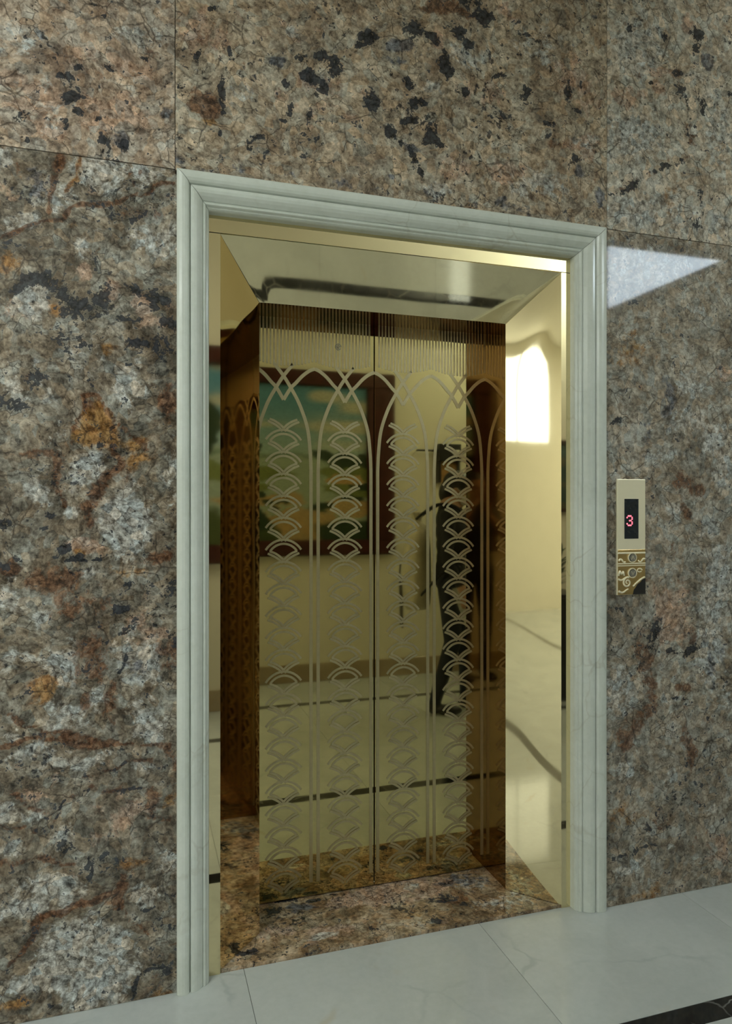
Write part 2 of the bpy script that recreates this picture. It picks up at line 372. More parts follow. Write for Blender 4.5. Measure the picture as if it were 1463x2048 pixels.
# ------------------------------------------------------------------ mineral layout of the wall slabs (metres on the wall)
MINERALS = {
 'LL': '''P -0.098 2.342 0.079 0.063 0.7;P 0.037 2.368 0.061 0.05 0.7;P -0.201 2.252 0.077 0.042 0.6;P -0.289 2.186 0.056 0.03 0.7;P -0.326 2.357 0.024 0.027 0.8;S -0.258 2.306 0.028 0.041 0.6;K -0.314 2.278 0.049 0.033 0.4;R 0.009 0.8 -0.201 2.376 -0.208 2.32 -0.233 2.261 -0.239 2.205;R 0.008 0.6 -0.156 2.382 -0.156 2.313 -0.176 2.276;O 0.012 0.7 -0.156 2.382 -0.156 2.313 -0.176 2.276;R 0.004 0.7 0.01 2.393 0.007 2.3;R 0.004 0.7 -0.038 2.358 0.01 2.293;R 0.005 0.6 -0.296 2.362 -0.296 2.314;R 0.006 0.9 -0.351 2.131 -0.277 2.171 -0.227 2.193 -0.098 2.237 -0.004 2.284 0.106 2.335;D -0.004 2.235 0.122 0.032 0.35;R -0.004 2.235 0.122 0.036 0.35;D -0.302 2.116 0.049 0.013 0.4;O -0.332 2.059 0.03 0.041 0.6;O -0.201 2.189 0.064 0.013 0.5;D -0.252 2.005 0.056 0.018 0.85;D -0.326 1.992 0.03 0.017 0.8;D -0.176 1.978 0.058 0.022 0.8;D -0.098 1.992 0.033 0.03 0.7;D -0.104 2.061 0.009 0.049 0.6;D 0.016 2.009 0.03 0.014 0.95;D 0.071 1.999 0.03 0.032 0.9;D 0.064 1.963 0.028 0.013 0.9;D -0.163 1.944 0.051 0.021 0.6;D -0.031 1.934 0.034 0.013 0.7;D 0.099 1.915 0.028 0.022 0.7;D 0.023 1.852 0.082 0.014 0.6;D -0.031 1.877 0.027 0.014 0.6;D 0.078 1.842 0.041 0.029 0.6;D -0.277 1.751 0.025 0.02 0.5;D -0.314 1.694 0.031 0.021 0.5;D -0.024 1.795 0.011 0.009 0.8;D -0.137 1.751 0.013 0.011 0.6;D -0.201 1.865 0.077 0.041 0.35;P -0.277 1.962 0.053 0.035 1.0;K -0.277 1.962 0.056 0.038 0.6;K -0.15 2.057 0.032 0.025 0.8;R -0.156 2.035 0.032 0.017 0.4;K 0.023 1.967 0.034 0.035 0.9;K -0.058 2.002 0.04 0.028 0.7;O -0.22 1.946 0.019 0.017 0.8;P -0.143 2.134 0.028 0.03 0.7;P 0.051 2.17 0.062 0.057 0.55;P -0.031 1.75 0.068 0.056 0.6;P -0.302 1.722 0.062 0.054 0.4;P -0.163 1.84 0.077 0.042 0.3;K 0.037 1.918 0.055 0.017 0.6;R 0.007 0.9 -0.163 1.712 -0.104 1.718 -0.058 1.664 0.016 1.595 0.026 1.57;R 0.007 0.7 -0.163 1.715 -0.156 1.66 -0.169 1.59;O -0.104 1.634 0.064 0.067 0.9;R -0.13 1.682 0.033 0.021 0.5;K -0.064 1.635 0.016 0.021 0.8;O -0.004 1.595 0.034 0.022 0.8;D -0.091 1.592 0.007 0.026 0.7;R 0.092 1.713 0.025 0.043 0.9;O -0.084 1.845 0.029 0.019 0.6;P -0.201 1.617 0.038 0.041 0.3;R -0.252 1.56 0.075 0.014 0.7;R 0.01 0.8 -0.214 1.561 -0.195 1.479 -0.188 1.41;R 0.018 0.7 -0.084 1.48 -0.111 1.424 -0.124 1.368;R 0.013 0.8 -0.058 1.579 -0.044 1.509 -0.078 1.48;O -0.004 1.552 0.04 0.043 0.7;R 0.051 1.26 0.062 0.022 0.7;O -0.031 1.24 0.054 0.028 0.6;R -0.227 1.19 0.07 0.038 0.75;R -0.332 1.247 0.03 0.024 0.9;D -0.332 1.254 0.024 0.013 0.4;R -0.163 1.118 0.077 0.055 0.5;R -0.117 0.99 0.059 0.084 0.6;D -0.117 0.99 0.059 0.084 0.18;O -0.252 0.889 0.035 0.033 0.9;K -0.252 0.889 0.035 0.033 0.6;R 0.008 0.8 -0.351 0.863 -0.302 0.825 -0.214 0.79 -0.137 0.762 -0.058 0.747;R -0.137 0.866 0.018 0.035 0.7;R -0.071 0.861 0.019 0.056 0.6;R 0.078 1.007 0.041 0.036 0.6;R 0.092 0.949 0.028 0.029 0.6;K 0.037 1.052 0.055 0.042 0.5;P -0.024 1.367 0.07 0.085 1.0;P -0.124 1.521 0.046 0.041 0.9;P -0.258 1.437 0.044 0.034 0.6;P -0.326 1.179 0.03 0.054 0.7;P -0.252 1.115 0.031 0.027 0.7;P 0.003 0.969 0.068 0.078 0.75;S -0.018 0.942 0.041 0.042 0.5;P -0.214 0.969 0.051 0.062 0.8;P -0.314 1.003 0.049 0.04 0.5;P -0.104 0.864 0.026 0.035 0.7;P -0.188 0.829 0.058 0.036 0.7;P 0.023 0.796 0.041 0.072 0.8;P -0.326 0.8 0.024 0.024 0.7;P -0.137 1.208 0.024 0.021 0.9;P -0.169 1.396 0.019 0.016 0.8;P 0.092 1.482 0.028 0.072 0.5;D -0.195 1.285 0.015 0.013 0.95;D -0.176 1.25 0.033 0.012 0.95;D -0.124 1.256 0.019 0.008 0.9;D -0.252 1.341 0.013 0.008 0.9;D -0.233 1.375 0.019 0.013 0.7;D -0.038 1.191 0.013 0.011 0.9;D -0.051 1.106 0.024 0.014 0.8;D -0.004 1.055 0.027 0.008 0.6;D 0.106 1.013 0.014 0.014 0.9;D -0.339 1.369 0.018 0.011 0.8;D 0.004 0.8 -0.024 0.971 -0.06 0.923;D 0.004 0.8 -0.051 1.064 -0.078 1.016;K -0.15 1.298 0.038 0.025 1.0;O -0.163 1.268 0.018 0.014 0.8;D 0.064 1.166 0.055 0.029 0.35;R 0.008 0.85 -0.351 0.772 -0.277 0.779 -0.188 0.767 -0.098 0.737 -0.018 0.726 0.078 0.734;R 0.007 0.8 -0.163 0.657 -0.098 0.656 -0.018 0.672 0.023 0.682;D 0.005 0.5 -0.163 0.657 -0.098 0.656 -0.018 0.672 0.023 0.682;D 0.005 0.6 -0.277 0.523 -0.233 0.537 -0.188 0.594 -0.137 0.608 -0.058 0.589 0.037 0.588;R 0.008 0.6 -0.277 0.523 -0.233 0.537 -0.188 0.594 -0.137 0.608 -0.058 0.589 0.037 0.588;R 0.007 0.8 -0.351 0.654 -0.302 0.621 -0.252 0.574;R 0.007 0.7 -0.351 0.546 -0.289 0.545;R 0.011 0.7 -0.351 0.452 -0.277 0.441 -0.188 0.414;R 0.013 0.8 0.037 0.58 0.057 0.506 0.092 0.487;O 0.085 0.546 0.021 0.021 0.7;R 0.017 0.8 -0.051 0.323 -0.038 0.292;R 0.01 0.95 -0.351 0.162 -0.302 0.193 -0.271 0.263 -0.214 0.287 -0.15 0.308 -0.044 0.301;D 0.01 0.45 -0.351 0.162 -0.302 0.193 -0.283 0.237;R 0.006 0.7 -0.044 0.301 0.01 0.228 0.037 0.151 0.099 0.14;D 0.007 0.8 -0.015 -0.002 0.01 0.071 0.037 0.08 0.099 0.061;D 0.005 0.9 -0.15 0.422 -0.143 0.365;D 0.006 0.6 -0.239 0.477 -0.258 0.438;R 0.02 0.6 0.078 0.705 0.092 0.646;O -0.018 0.374 0.041 0.026 0.6;P -0.163 0.709 0.077 0.027 0.8;P -0.277 0.741 0.075 0.027 0.6;P -0.239 0.339 0.088 0.05 0.7;P -0.302 0.309 0.062 0.049 0.6;P -0.137 0.169 0.117 0.09 1.0;P -0.098 0.078 0.092 0.07 0.95;P -0.239 0.106 0.063 0.041 0.95;P -0.314 0.107 0.049 0.028 0.6;P 0.023 0.297 0.034 0.028 0.8;P 0.078 0.388 0.035 0.036 0.6;P -0.214 0.501 0.032 0.028 0.7;P -0.326 0.489 0.03 0.027 0.6;P -0.339 0.592 0.022 0.027 0.95;P -0.277 0.577 0.025 0.02 0.7;P 0.01 0.655 0.068 0.014 0.5;K -0.031 0.518 0.094 0.051 0.5;K -0.227 0.64 0.063 0.039 0.4;D -0.201 0.471 0.038 0.03 0.5;D -0.078 0.411 0.046 0.04 0.45;D 0.033 0.266 0.011 0.009 0.95;D -0.23 0.025 0.012 0.009 1.0;D 0.078 0.23 0.041 0.057 0.4;O 0.078 -0.0 0.041 0.029 0.6;O -0.326 0.042 0.049 0.02 0.6;R 0.064 0.046 0.028 0.022 0.5''',
 'LU': '''K -0.252 2.519 0.056 0.049 0.9;K -0.239 2.452 0.05 0.049 0.9;P -0.246 2.486 0.05 0.083 0.45;K -0.058 2.51 0.093 0.051 0.8;K -0.031 2.642 0.054 0.042 0.5;K -0.32 2.575 0.037 0.025 0.9;K -0.111 2.655 0.079 0.05 0.4;R -0.277 2.471 0.027 0.038 0.45;R -0.201 2.652 0.064 0.05 0.35;R 0.051 2.707 0.035 0.023 0.5;R -0.124 2.611 0.052 0.025 0.35;D -0.176 2.532 0.028 0.012 1.0;D -0.182 2.462 0.015 0.014 1.0;D -0.143 2.496 0.02 0.012 0.9;D -0.091 2.497 0.013 0.008 1.0;D -0.084 2.428 0.014 0.017 0.9;S -0.038 2.435 0.02 0.025 1.0;D 0.003 2.691 0.02 0.007 0.9;D -0.084 2.786 0.014 0.008 0.9;D -0.201 2.583 0.026 0.011 0.6;D -0.15 2.606 0.02 0.007 0.7;D -0.031 2.429 0.024 0.014 0.7;D -0.296 2.477 0.007 0.017 0.8;D -0.277 2.405 0.015 0.009 0.8;S 0.085 2.526 0.017 0.018 0.9;D 0.092 2.636 0.007 0.018 0.9;D -0.091 2.631 0.008 0.011 0.8;D -0.163 2.562 0.039 0.028 0.35;P -0.302 2.673 0.049 0.049 0.5;P -0.004 2.746 0.068 0.036 0.5;P -0.044 2.597 0.047 0.035 0.4;S -0.264 2.688 0.025 0.041 0.4''',
 'CU': '''R 0.184 2.594 0.054 0.047 1.0;R 0.177 2.797 0.1 0.073 0.35;K 0.177 2.797 0.1 0.073 0.5;R 0.3 2.703 0.015 0.033 0.5;O 0.198 2.541 0.036 0.017 0.8;D 0.241 2.611 0.011 0.056 1.0;D 0.184 2.743 0.01 0.025 1.0;D 0.26 2.755 0.006 0.015 0.9;D 0.113 2.611 0.011 0.011 1.0;D 0.231 2.511 0.007 0.012 1.0;D 0.21 2.87 0.011 0.008 1.0;D 0.69 2.885 0.029 0.02 1.0;D 0.674 2.85 0.016 0.016 1.0;S 0.405 2.756 0.027 0.015 0.9;D 0.39 2.75 0.009 0.012 0.8;D 0.482 2.782 0.028 0.016 0.9;D 0.545 2.79 0.016 0.017 1.0;D 0.521 2.729 0.027 0.023 1.0;S 0.537 2.731 0.047 0.038 0.5;D 0.593 2.773 0.023 0.021 0.95;D 0.561 2.705 0.016 0.022 0.9;D 0.439 2.701 0.014 0.02 1.0;D 0.702 2.691 0.018 0.032 1.0;D 0.436 2.614 0.016 0.027 0.7;D 0.413 2.585 0.018 0.008 0.9;D 0.509 2.596 0.008 0.016 0.9;D 0.327 2.484 0.014 0.018 1.0;D 0.36 2.512 0.018 0.009 0.9;D 0.39 2.464 0.009 0.006 0.9;D 0.757 2.59 0.024 0.02 1.0;D 0.537 2.516 0.016 0.009 0.6;D 0.569 2.899 0.024 0.004 0.8;D 0.49 2.524 0.019 0.009 0.5;D 0.413 2.482 0.092 0.03 0.25;D 0.601 2.588 0.112 0.031 0.2;D 0.833 2.921 0.031 0.029 1.0;D 0.885 2.916 0.044 0.017 1.0;D 0.946 2.863 0.016 0.045 1.0;D 0.963 2.826 0.015 0.022 1.0;D 1.035 2.937 0.014 0.019 1.0;D 0.99 2.961 0.036 0.015 0.8;D 1.08 3.029 0.045 0.029 0.95;D 1.026 3.053 0.108 0.016 0.6;S 0.79 2.865 0.042 0.028 1.0;S 0.799 2.811 0.031 0.022 0.6;D 0.833 2.754 0.021 0.028 0.8;D 0.864 2.687 0.038 0.016 1.0;D 0.836 2.642 0.03 0.01 1.0;D 0.911 2.606 0.025 0.032 0.95;D 0.928 2.584 0.014 0.013 1.0;D 0.799 2.569 0.01 0.012 1.0;S 0.85 2.564 0.043 0.016 0.8;D 0.833 2.53 0.009 0.04 1.0;D 0.85 2.476 0.007 0.022 0.9;D 1.035 2.765 0.014 0.015 1.0;D 1.154 2.827 0.022 0.006 0.9;D 1.248 2.785 0.015 0.016 0.8;D 1.238 2.994 0.019 0.007 0.9;D 1.403 2.821 0.012 0.038 0.7;D 1.443 2.776 0.02 0.009 1.0;D 1.443 2.724 0.008 0.026 0.8;D 1.325 2.726 0.029 0.005 0.9;D 1.315 2.67 0.043 0.012 0.5;D 1.443 2.603 0.014 0.014 1.0;S 1.463 2.563 0.02 0.024 0.9;S 1.544 2.478 0.021 0.035 0.9;S 1.163 2.429 0.03 0.017 0.8;S 0.876 2.408 0.014 0.008 0.8;S 0.774 2.442 0.014 0.01 0.8;D 1.21 2.754 0.047 0.02 0.4;D 1.135 2.699 0.046 0.023 0.35;D 1.229 2.908 0.011 0.01 0.8;S 1.523 3.121 0.013 0.01 0.8;R 0.937 3.023 0.106 0.026 0.9;K 1.154 3.061 0.037 0.024 0.8;K 1.443 2.862 0.1 0.087 0.6;R 1.443 2.828 0.06 0.043 0.25;K 1.098 2.768 0.073 0.05 0.5;R 1.098 2.768 0.073 0.033 0.2;R 1.364 2.643 0.055 0.027 0.45;K 1.463 2.658 0.073 0.038 0.9;P 1.483 2.67 0.06 0.028 0.5;K 1.172 2.53 0.075 0.042 0.7;K 0.972 2.518 0.071 0.049 0.5;P 1.305 2.49 0.097 0.051 0.6;R 1.503 2.525 0.056 0.052 0.35;P 0.919 2.421 0.07 0.033 0.6;K 0.919 2.922 0.026 0.03 0.9;S 0.249 2.406 0.146 0.024 0.4;S 0.553 2.399 0.191 0.022 0.35;S 1.154 2.403 0.279 0.024 0.35;P 1.026 2.886 0.09 0.065 0.5;P 0.919 2.753 0.035 0.032 0.6;P 1.305 2.974 0.116 0.085 0.4;K 0.553 2.657 0.191 0.093 0.35;K 0.413 2.845 0.122 0.06 0.25;P 0.293 2.613 0.037 0.06 0.4;P 0.443 2.851 0.03 0.024 0.5''',
 'RU': '''P 1.711 3.053 0.096 0.107 0.8;S 1.732 3.075 0.065 0.071 0.3;P 1.606 3.085 0.041 0.106 0.4;K 1.775 2.976 0.109 0.025 0.7;K 1.668 2.867 0.085 0.036 0.6;K 1.775 2.904 0.032 0.021 0.9;K 1.941 3.153 0.033 0.036 0.7;R 1.732 2.95 0.086 0.014 0.3;D 1.974 3.132 0.031 0.024 0.95;D 1.952 3.091 0.022 0.014 0.9;S 1.997 3.053 0.023 0.034 1.0;D 1.874 2.976 0.033 0.021 0.6;D 1.874 2.903 0.033 0.026 0.6;D 1.739 2.919 0.017 0.007 0.9;D 1.825 3.093 0.015 0.014 0.8;D 1.664 3.111 0.011 0.009 0.8;D 2.101 2.952 0.019 0.011 0.8;S 2.043 2.932 0.018 0.011 0.9;D 1.974 2.874 0.018 0.014 0.8;D 1.819 2.631 0.018 0.007 1.0;D 0.01 0.6 1.575 2.5 1.69 2.542 1.775 2.598 1.907 2.672;R 0.017 0.4 1.575 2.5 1.69 2.542 1.775 2.598 1.907 2.672;D 1.986 2.536 0.014 0.048 0.7;D 1.974 2.452 0.025 0.022 0.7;R 1.907 2.781 0.049 0.064 0.5;D 1.907 2.781 0.049 0.064 0.3;P 1.679 2.727 0.127 0.089 0.85;P 2.066 2.788 0.092 0.111 0.6;P 1.941 2.988 0.045 0.025 0.9;P 1.668 2.459 0.095 0.05 0.9;O 1.841 2.526 0.077 0.072 0.4;P 1.841 2.481 0.099 0.064 0.5;P 2.066 2.444 0.058 0.034 0.7''',
 'RL': '''S 1.627 2.357 0.084 0.014 0.5;D 1.679 2.123 0.052 0.014 0.4;S 1.819 1.81 0.035 0.108 0.6;S 1.732 1.681 0.03 0.09 0.4;D 1.627 1.704 0.025 0.01 0.7;O 1.668 1.962 0.085 0.063 0.5;R 1.754 1.932 0.043 0.025 0.35;R 1.907 1.504 0.055 0.029 0.8;R 1.974 1.468 0.045 0.026 0.7;R 1.896 1.376 0.022 0.032 0.8;R 1.852 1.277 0.039 0.022 0.5;P 1.929 1.87 0.09 0.066 0.6;P 1.907 1.705 0.112 0.066 0.5;P 2.043 1.654 0.069 0.055 0.7;P 1.797 1.593 0.087 0.029 0.5;P 1.841 1.376 0.044 0.039 0.9;P 2.02 1.339 0.069 0.055 0.6;P 1.952 2.128 0.045 0.026 0.7;P 2.066 1.246 0.046 0.037 0.7;P 2.089 1.525 0.046 0.056 0.7;P 1.754 2.273 0.194 0.071 0.5;K 2.066 1.877 0.046 0.029 0.6;P 1.616 1.518 0.041 0.106 0.3;P 2.043 1.098 0.06 0.148 1.0;P 2.02 0.877 0.069 0.129 0.85;S 2.031 0.839 0.057 0.093 0.5;P 2.066 0.688 0.051 0.075 0.5;K 1.841 1.033 0.088 0.099 0.8;R 1.819 1.142 0.109 0.025 0.3;R 0.035 0.65 1.728 0.912 1.732 0.805 1.754 0.714 1.679 0.631 1.616 0.566;D 1.775 0.963 0.019 0.05 0.9;D 1.764 0.91 0.025 0.018 0.9;D 1.929 0.882 0.034 0.021 0.95;D 1.852 0.896 0.066 0.009 0.7;D 1.896 0.72 0.044 0.008 0.7;D 1.627 1.024 0.041 0.014 0.6;R 1.941 0.937 0.018 0.045 0.7;R 1.907 0.765 0.031 0.017 0.8;R 1.627 0.547 0.029 0.038 0.8;R 1.918 0.518 0.036 0.091 0.65;D 1.997 0.657 0.023 0.033 0.5;P 1.616 0.742 0.058 0.088 0.7;P 1.647 0.457 0.042 0.026 0.9;P 1.841 0.725 0.061 0.026 0.7;P 1.841 0.58 0.044 0.04 0.6;P 1.841 0.435 0.03 0.033 0.8;P 1.7 0.113 0.053 0.022 0.9;P 1.775 0.137 0.034 0.018 0.9;P 1.856 0.161 0.026 0.017 0.9;P 2.031 0.284 0.034 0.02 0.8;P 1.627 0.115 0.037 0.018 0.7;R 1.775 0.281 0.109 0.046 0.4;O 1.668 0.295 0.085 0.053 0.5;O 1.732 0.036 0.086 0.032 0.5;D 0.008 0.7 1.575 0.167 1.668 0.162 1.852 0.18;K 2.066 0.094 0.058 0.074 0.5;D 1.711 0.254 0.128 0.072 0.2;D 1.974 0.402 0.113 0.111 0.2;R 1.974 0.181 0.045 0.11 0.3''',
}
_rng = np.random.RandomState(7)
_LAT = _rng.rand(64, 64)
def vnoise(x, z, s):
    x = x*s+100.3; z = z*s+57.7
    xi = np.floor(x).astype(int); zi = np.floor(z).astype(int)
    fx = x-xi; fz = z-zi
    fx = fx*fx*(3-2*fx); fz = fz*fz*(3-2*fz)
    g = lambda a, b: _LAT[a % 64, b % 64]
    return (g(xi, zi)*(1-fx)+g(xi+1, zi)*fx)*(1-fz)+(g(xi, zi+1)*(1-fx)+g(xi+1, zi+1)*fx)*fz

def minerals(text, x, z):
    W = {c: np.zeros_like(x) for c in 'DRPKOS'}
    wx = x+(vnoise(x, z, 9)-0.5)*0.05+(vnoise(x+3, z, 27)-0.5)*0.022
    wz = z+(vnoise(x+9, z+4, 9)-0.5)*0.05+(vnoise(x, z+8, 27)-0.5)*0.022
    for it in text.split(';'):
        f = it.split()
        if not f:
            continue
        v = [float(q) for q in f[1:]]
        if len(v) == 5:
            r2 = ((wx-v[0])/v[2])**2+((wz-v[1])/v[3])**2
            w = v[4]*np.exp(-0.7*r2**1.5)
        else:
            pts = list(zip(v[2::2], v[3::2]))
            d = np.full_like(x, 1e9)
            for (ax, az), (bx_, bz) in zip(pts, pts[1:]):
                L2 = (bx_-ax)**2+(bz-az)**2
                u = np.clip(((wx-ax)*(bx_-ax)+(wz-az)*(bz-az))/L2, 0, 1)
                d = np.minimum(d, np.hypot(wx-ax-u*(bx_-ax), wz-az-u*(bz-az)))
            w = v[1]*np.exp(-0.7*(d/v[0])**2)
        W[f[0]] = np.maximum(W[f[0]], w)
    return W

def random_minerals(seed, x0, x1, z0, z1, n=26):
    r = random.Random(seed)
    s = []
    for i in range(n):
        s.append('%s %.3f %.3f %.3f %.3f %.2f' % (r.choice('DDDRPPKKOS'), r.uniform(x0, x1), r.uniform(z0, z1),
                 r.uniform(.02, .12), r.uniform(.015, .07), r.uniform(.4, 1)))
    return ';'.join(s)

def stone_panel(name, a0, a1, b0, b1, place, thick, mat, text, parent, step=0.012):
    """slab with a finely gridded face that carries its mineral layout; place(a, b, depth) -> xyz"""
    nx = max(2, int((a1-a0)/step)); nz = max(2, int((b1-b0)/step))
    A, B = np.meshgrid(np.linspace(a0, a1, nx+1), np.linspace(b0, b1, nz+1))
    A = A.ravel(); B = B.ravel()
    V = [place(a, b, 0.0) for a, b in zip(A.tolist(), B.tolist())]
    w = nx+1
    F = []
    for j in range(nz):
        for i in range(nx):
            k = j*w+i
            F.append((k, k+1, k+w+1, k+w))
    nV = len(V)
    ring = [0, nx, nz*w+nx, nz*w]
    V += [place(a, b, thick) for a, b in ((a0, b0), (a1, b0), (a1, b1), (a0, b1))]
    edges = [list(range(0, nx+1)), [j*w+nx for j in range(nz+1)], [nz*w+i for i in range(nx, -1, -1)], [j*w for j in range(nz, -1, -1)]]
    for e, chain in enumerate(edges):
        F.append(tuple(chain[::-1])+(nV+e, nV+(e+1) % 4))
    F.append((nV+3, nV+2, nV+1, nV))
    o = pydata(name, V, F, mat, parent)
    me = o.data
    Wt = minerals(text, A, B)
    for an, ch in (('mineral_a', 'DRP'), ('mineral_b', 'KOS')):
        at_ = me.color_attributes.new(an, 'FLOAT_COLOR', 'POINT')
        buf = np.zeros((len(me.vertices), 4), dtype=np.float32)
        for i, c in enumerate(ch):
            buf[:len(A), i] = Wt[c]
        buf[:, 3] = 1
        at_.data.foreach_set('color', buf.ravel())
    return o

# ------------------------------------------------------------------ room shell
wall_front = bmesh.new()
bm_box(wall_front, X0, 0.19, 0.013, 0.30, 0.0, ZC)
bm_box(wall_front, 1.47, X1, 0.013, 0.30, 0.0, ZC)
bm_box(wall_front, 0.19, 1.47, 0.013, 0.30, 2.29, ZC)
wall_front = structure(from_bm('wall_front', wall_front, M_BACKING))
onwall = lambda a, b, d: (a, d, b)
TK = 0.012
stone_panel('granite_slab', -1.36, 0.1115, 0.001, 2.3790, onwall, TK, GR_LL, MINERALS['LL'], wall_front, 0.010)
stone_panel('granite_slab', -1.36, 0.1050, 2.3815, ZC, onwall, TK, GR_LU, MINERALS['LU'], wall_front, 0.010)
stone_panel('granite_slab', 0.1070, 1.5700, 2.3650, ZC, onwall, TK, GR_CU, MINERALS['CU'], wall_front, 0.009)
stone_panel('granite_slab', 1.5720, 3.04, 2.3815, ZC, onwall, TK, GR_RU, MINERALS['RU'], wall_front, 0.010)
stone_panel('granite_slab', 1.5560, 3.04, 0.001, 2.3790, onwall, TK, GR_RL, MINERALS['RL'], wall_front, 0.010)
for i, (a, b) in enumerate(((-2.80, -1.362), (-4.20, -2.802), (X0, -4.202), (3.042, X1))):
    stone_panel('granite_slab', a, b, 0.001, 2.379, onwall, TK, GR_LL, random_minerals(i+40, a, b, 0, 2.4), wall_front, 0.06)
    stone_panel('granite_slab', a, b, 2.3815, ZC, onwall, TK, GR_CU, random_minerals(i+60, a, b, 2.4, ZC), wall_front, 0.06)

wall_back = structure(box('wall_back', XE, X1, YB-0.15, YB, 0, ZC, M_PAINT))
structure(box('wall_hall_side', XE, XE+0.15, YE2, YB-0.15, 0, ZC, M_PAINT))
structure(box('wall_hall_end', X0, XE+0.15, YE2-0.15, YE2, 0, ZC, M_PAINT))
baseboard_back = structure(box('baseboard_back', XE, X1, YB, YB+0.012, 0.001, 0.145, M_SKIRT, None, 0.002))
ceiling = structure(box('ceiling', X0-0.15, X1+0.15, YE2-0.15, 0.30, ZC, ZC+0.1, M_CEIL))
trim_1 = structure(box('trim_1', 1.2, X1, -1.45, -1.30, 2.942, ZC, M_CEIL))   # dropped beam that hides the top of the clerestory

# end walls with window openings
def end_wall(name, x, t, ya, yb, za, zb):
    bm = bmesh.new()
    lo, hi = min(x, x+t), max(x, x+t)
    bm_box(bm, lo, hi, (YE2 if x < 0 else YB)-0.15, ya, 0, ZC)
    bm_box(bm, lo, hi, yb, 0.30, 0, ZC)
    bm_box(bm, lo, hi, ya, yb, 0, za)
    if zb < ZC-0.01:
        bm_box(bm, lo, hi, ya, yb, zb, ZC)
    return structure(from_bm(name, bm, M_PAINT))
end_wall('wall_left', X0, -0.15, -3.30, -1.15, 2.30, 3.45)
end_wall('wall_right', X1, 0.15, -2.80, -1.44, 2.985, 3.60)
M_FRAME = plain('white_window_frame', (0.72, 0.74, 0.74), 0.4)
def window(name, x, sgn, ya, yb, za, zb, panes, mat):
    bm = bmesh.new()
    f = 0.022
    xa, xb = sorted((x+sgn*0.002, x+sgn*0.05))
    for i in range(panes+1):
        y = ya+(yb-ya-f)*i/panes
        bm_box(bm, xa, xb, y, y+f, za, zb)
    bm_box(bm, xa, xb, ya, yb, za, za+f)
    bm_box(bm, xa, xb, ya, yb, zb-f, zb)
    w = structure(from_bm(name, bm, M_FRAME))
    pa, pb = sorted((x+sgn*0.012, x+sgn*0.022))
    for i in range(panes):
        y = ya+(yb-ya-f)*i/panes+f
        box('pane', pa, pb, y, y+(yb-ya-f)/panes-f, za+f, zb-f, mat, w)
    return w
window('window_1', X0, -1, -3.30, -1.15, 2.30, 3.45, 3, M_DAY_L)
window('window_2', X1, 1, -2.80, -1.44, 2.985, 3.60, 1, M_DAY_R)

# floor: marble tiles and two black bands
floor = structure(box('floor', X0-0.15, X1+0.15, YE2-0.15, 0.30, -0.06, -0.004, M_GROUT))
xs = []
x = 0.310-8*0.79
while x < X1:
    xs.append(x); x += 0.79
G = 0.0008
def tile_row(name, ya, yb, mat, xend=X1):
    meshes = {}
    for k in range(len(xs)):
        xa = max(xs[k], X0); xb = min(xs[k]+0.79, xend)
        if xb-xa < 0.02:
            continue
        key = round(xb-xa, 3)
        if key not in meshes:
            bm = bmesh.new()
            bm_box(bm, G, xb-xa-G, ya+G, yb-G, -0.015, 0.0)
            o = from_bm(name, bm, mat, floor)
            meshes[key] = o.data
        else:
            o = link(name, meshes[key], None, floor)
        o.location = (xa, 0, 0)
for ya, yb in ((-0.495, 0.05), (-1.3475, -0.565), (-2.13, -1.3475), (YB, -2.20)):
    tile_row('floor_tile', ya, yb, M_FLOOR)
for k in range(4):
    tile_row('floor_tile', YB-0.79*(k+1), YB-0.79*k, M_FLOOR, XE)
box('floor_band', -2.43, -2.28, YE2, -2.20, -0.001, 0.0006, M_STRIPE, floor)
box('floor_band', -1.66, -1.57, YE2, -2.20, -0.001, 0.0006, M_STRIPE, floor)
for ya, yb in ((-0.565, -0.495), (-2.20, -2.13)):
    tile_row('floor_band', ya, yb, M_STRIPE)

# ------------------------------------------------------------------ fill panels added under the ceiling to brighten the lobby
def fill_panel(xa, xb, ya, yb, label):
    root = tag(empty('fill_panel', ((xa+xb)/2, (ya+yb)/2, ZC)), label, 'fill light', 'added ceiling fill panels')
    f = 0.03
    bm = bmesh.new()
    for q in ((xa, xb, ya, ya+f), (xa, xb, yb-f, yb), (xa, xa+f, ya+f, yb-f), (xb-f, xb, ya+f, yb-f)):
        bm_box(bm, q[0], q[1], q[2], q[3], ZC-0.035, ZC)
    at(from_bm('fill_frame', bm, M_FRAME), root)
    at(box('diffuser', xa+f, xb-f, ya+f, yb-f, ZC-0.022, ZC-0.001, M_FILL), root)
fill_panel(-2.0, -0.75, -2.35, -1.15, 'added square ceiling fill panel beyond the end slab of the granite wall')
fill_panel(-3.0, -1.8, -5.30, -4.10, 'added square ceiling fill panel over the two crossing floor bands in the wider hall')
fill_panel(-4.7, -3.5, -5.30, -4.10, 'added square ceiling fill panel in front of the big end window')

fill_panel(2.50, 3.50, -0.42, -0.06, 'added narrow ceiling fill panel close above the granite wall')

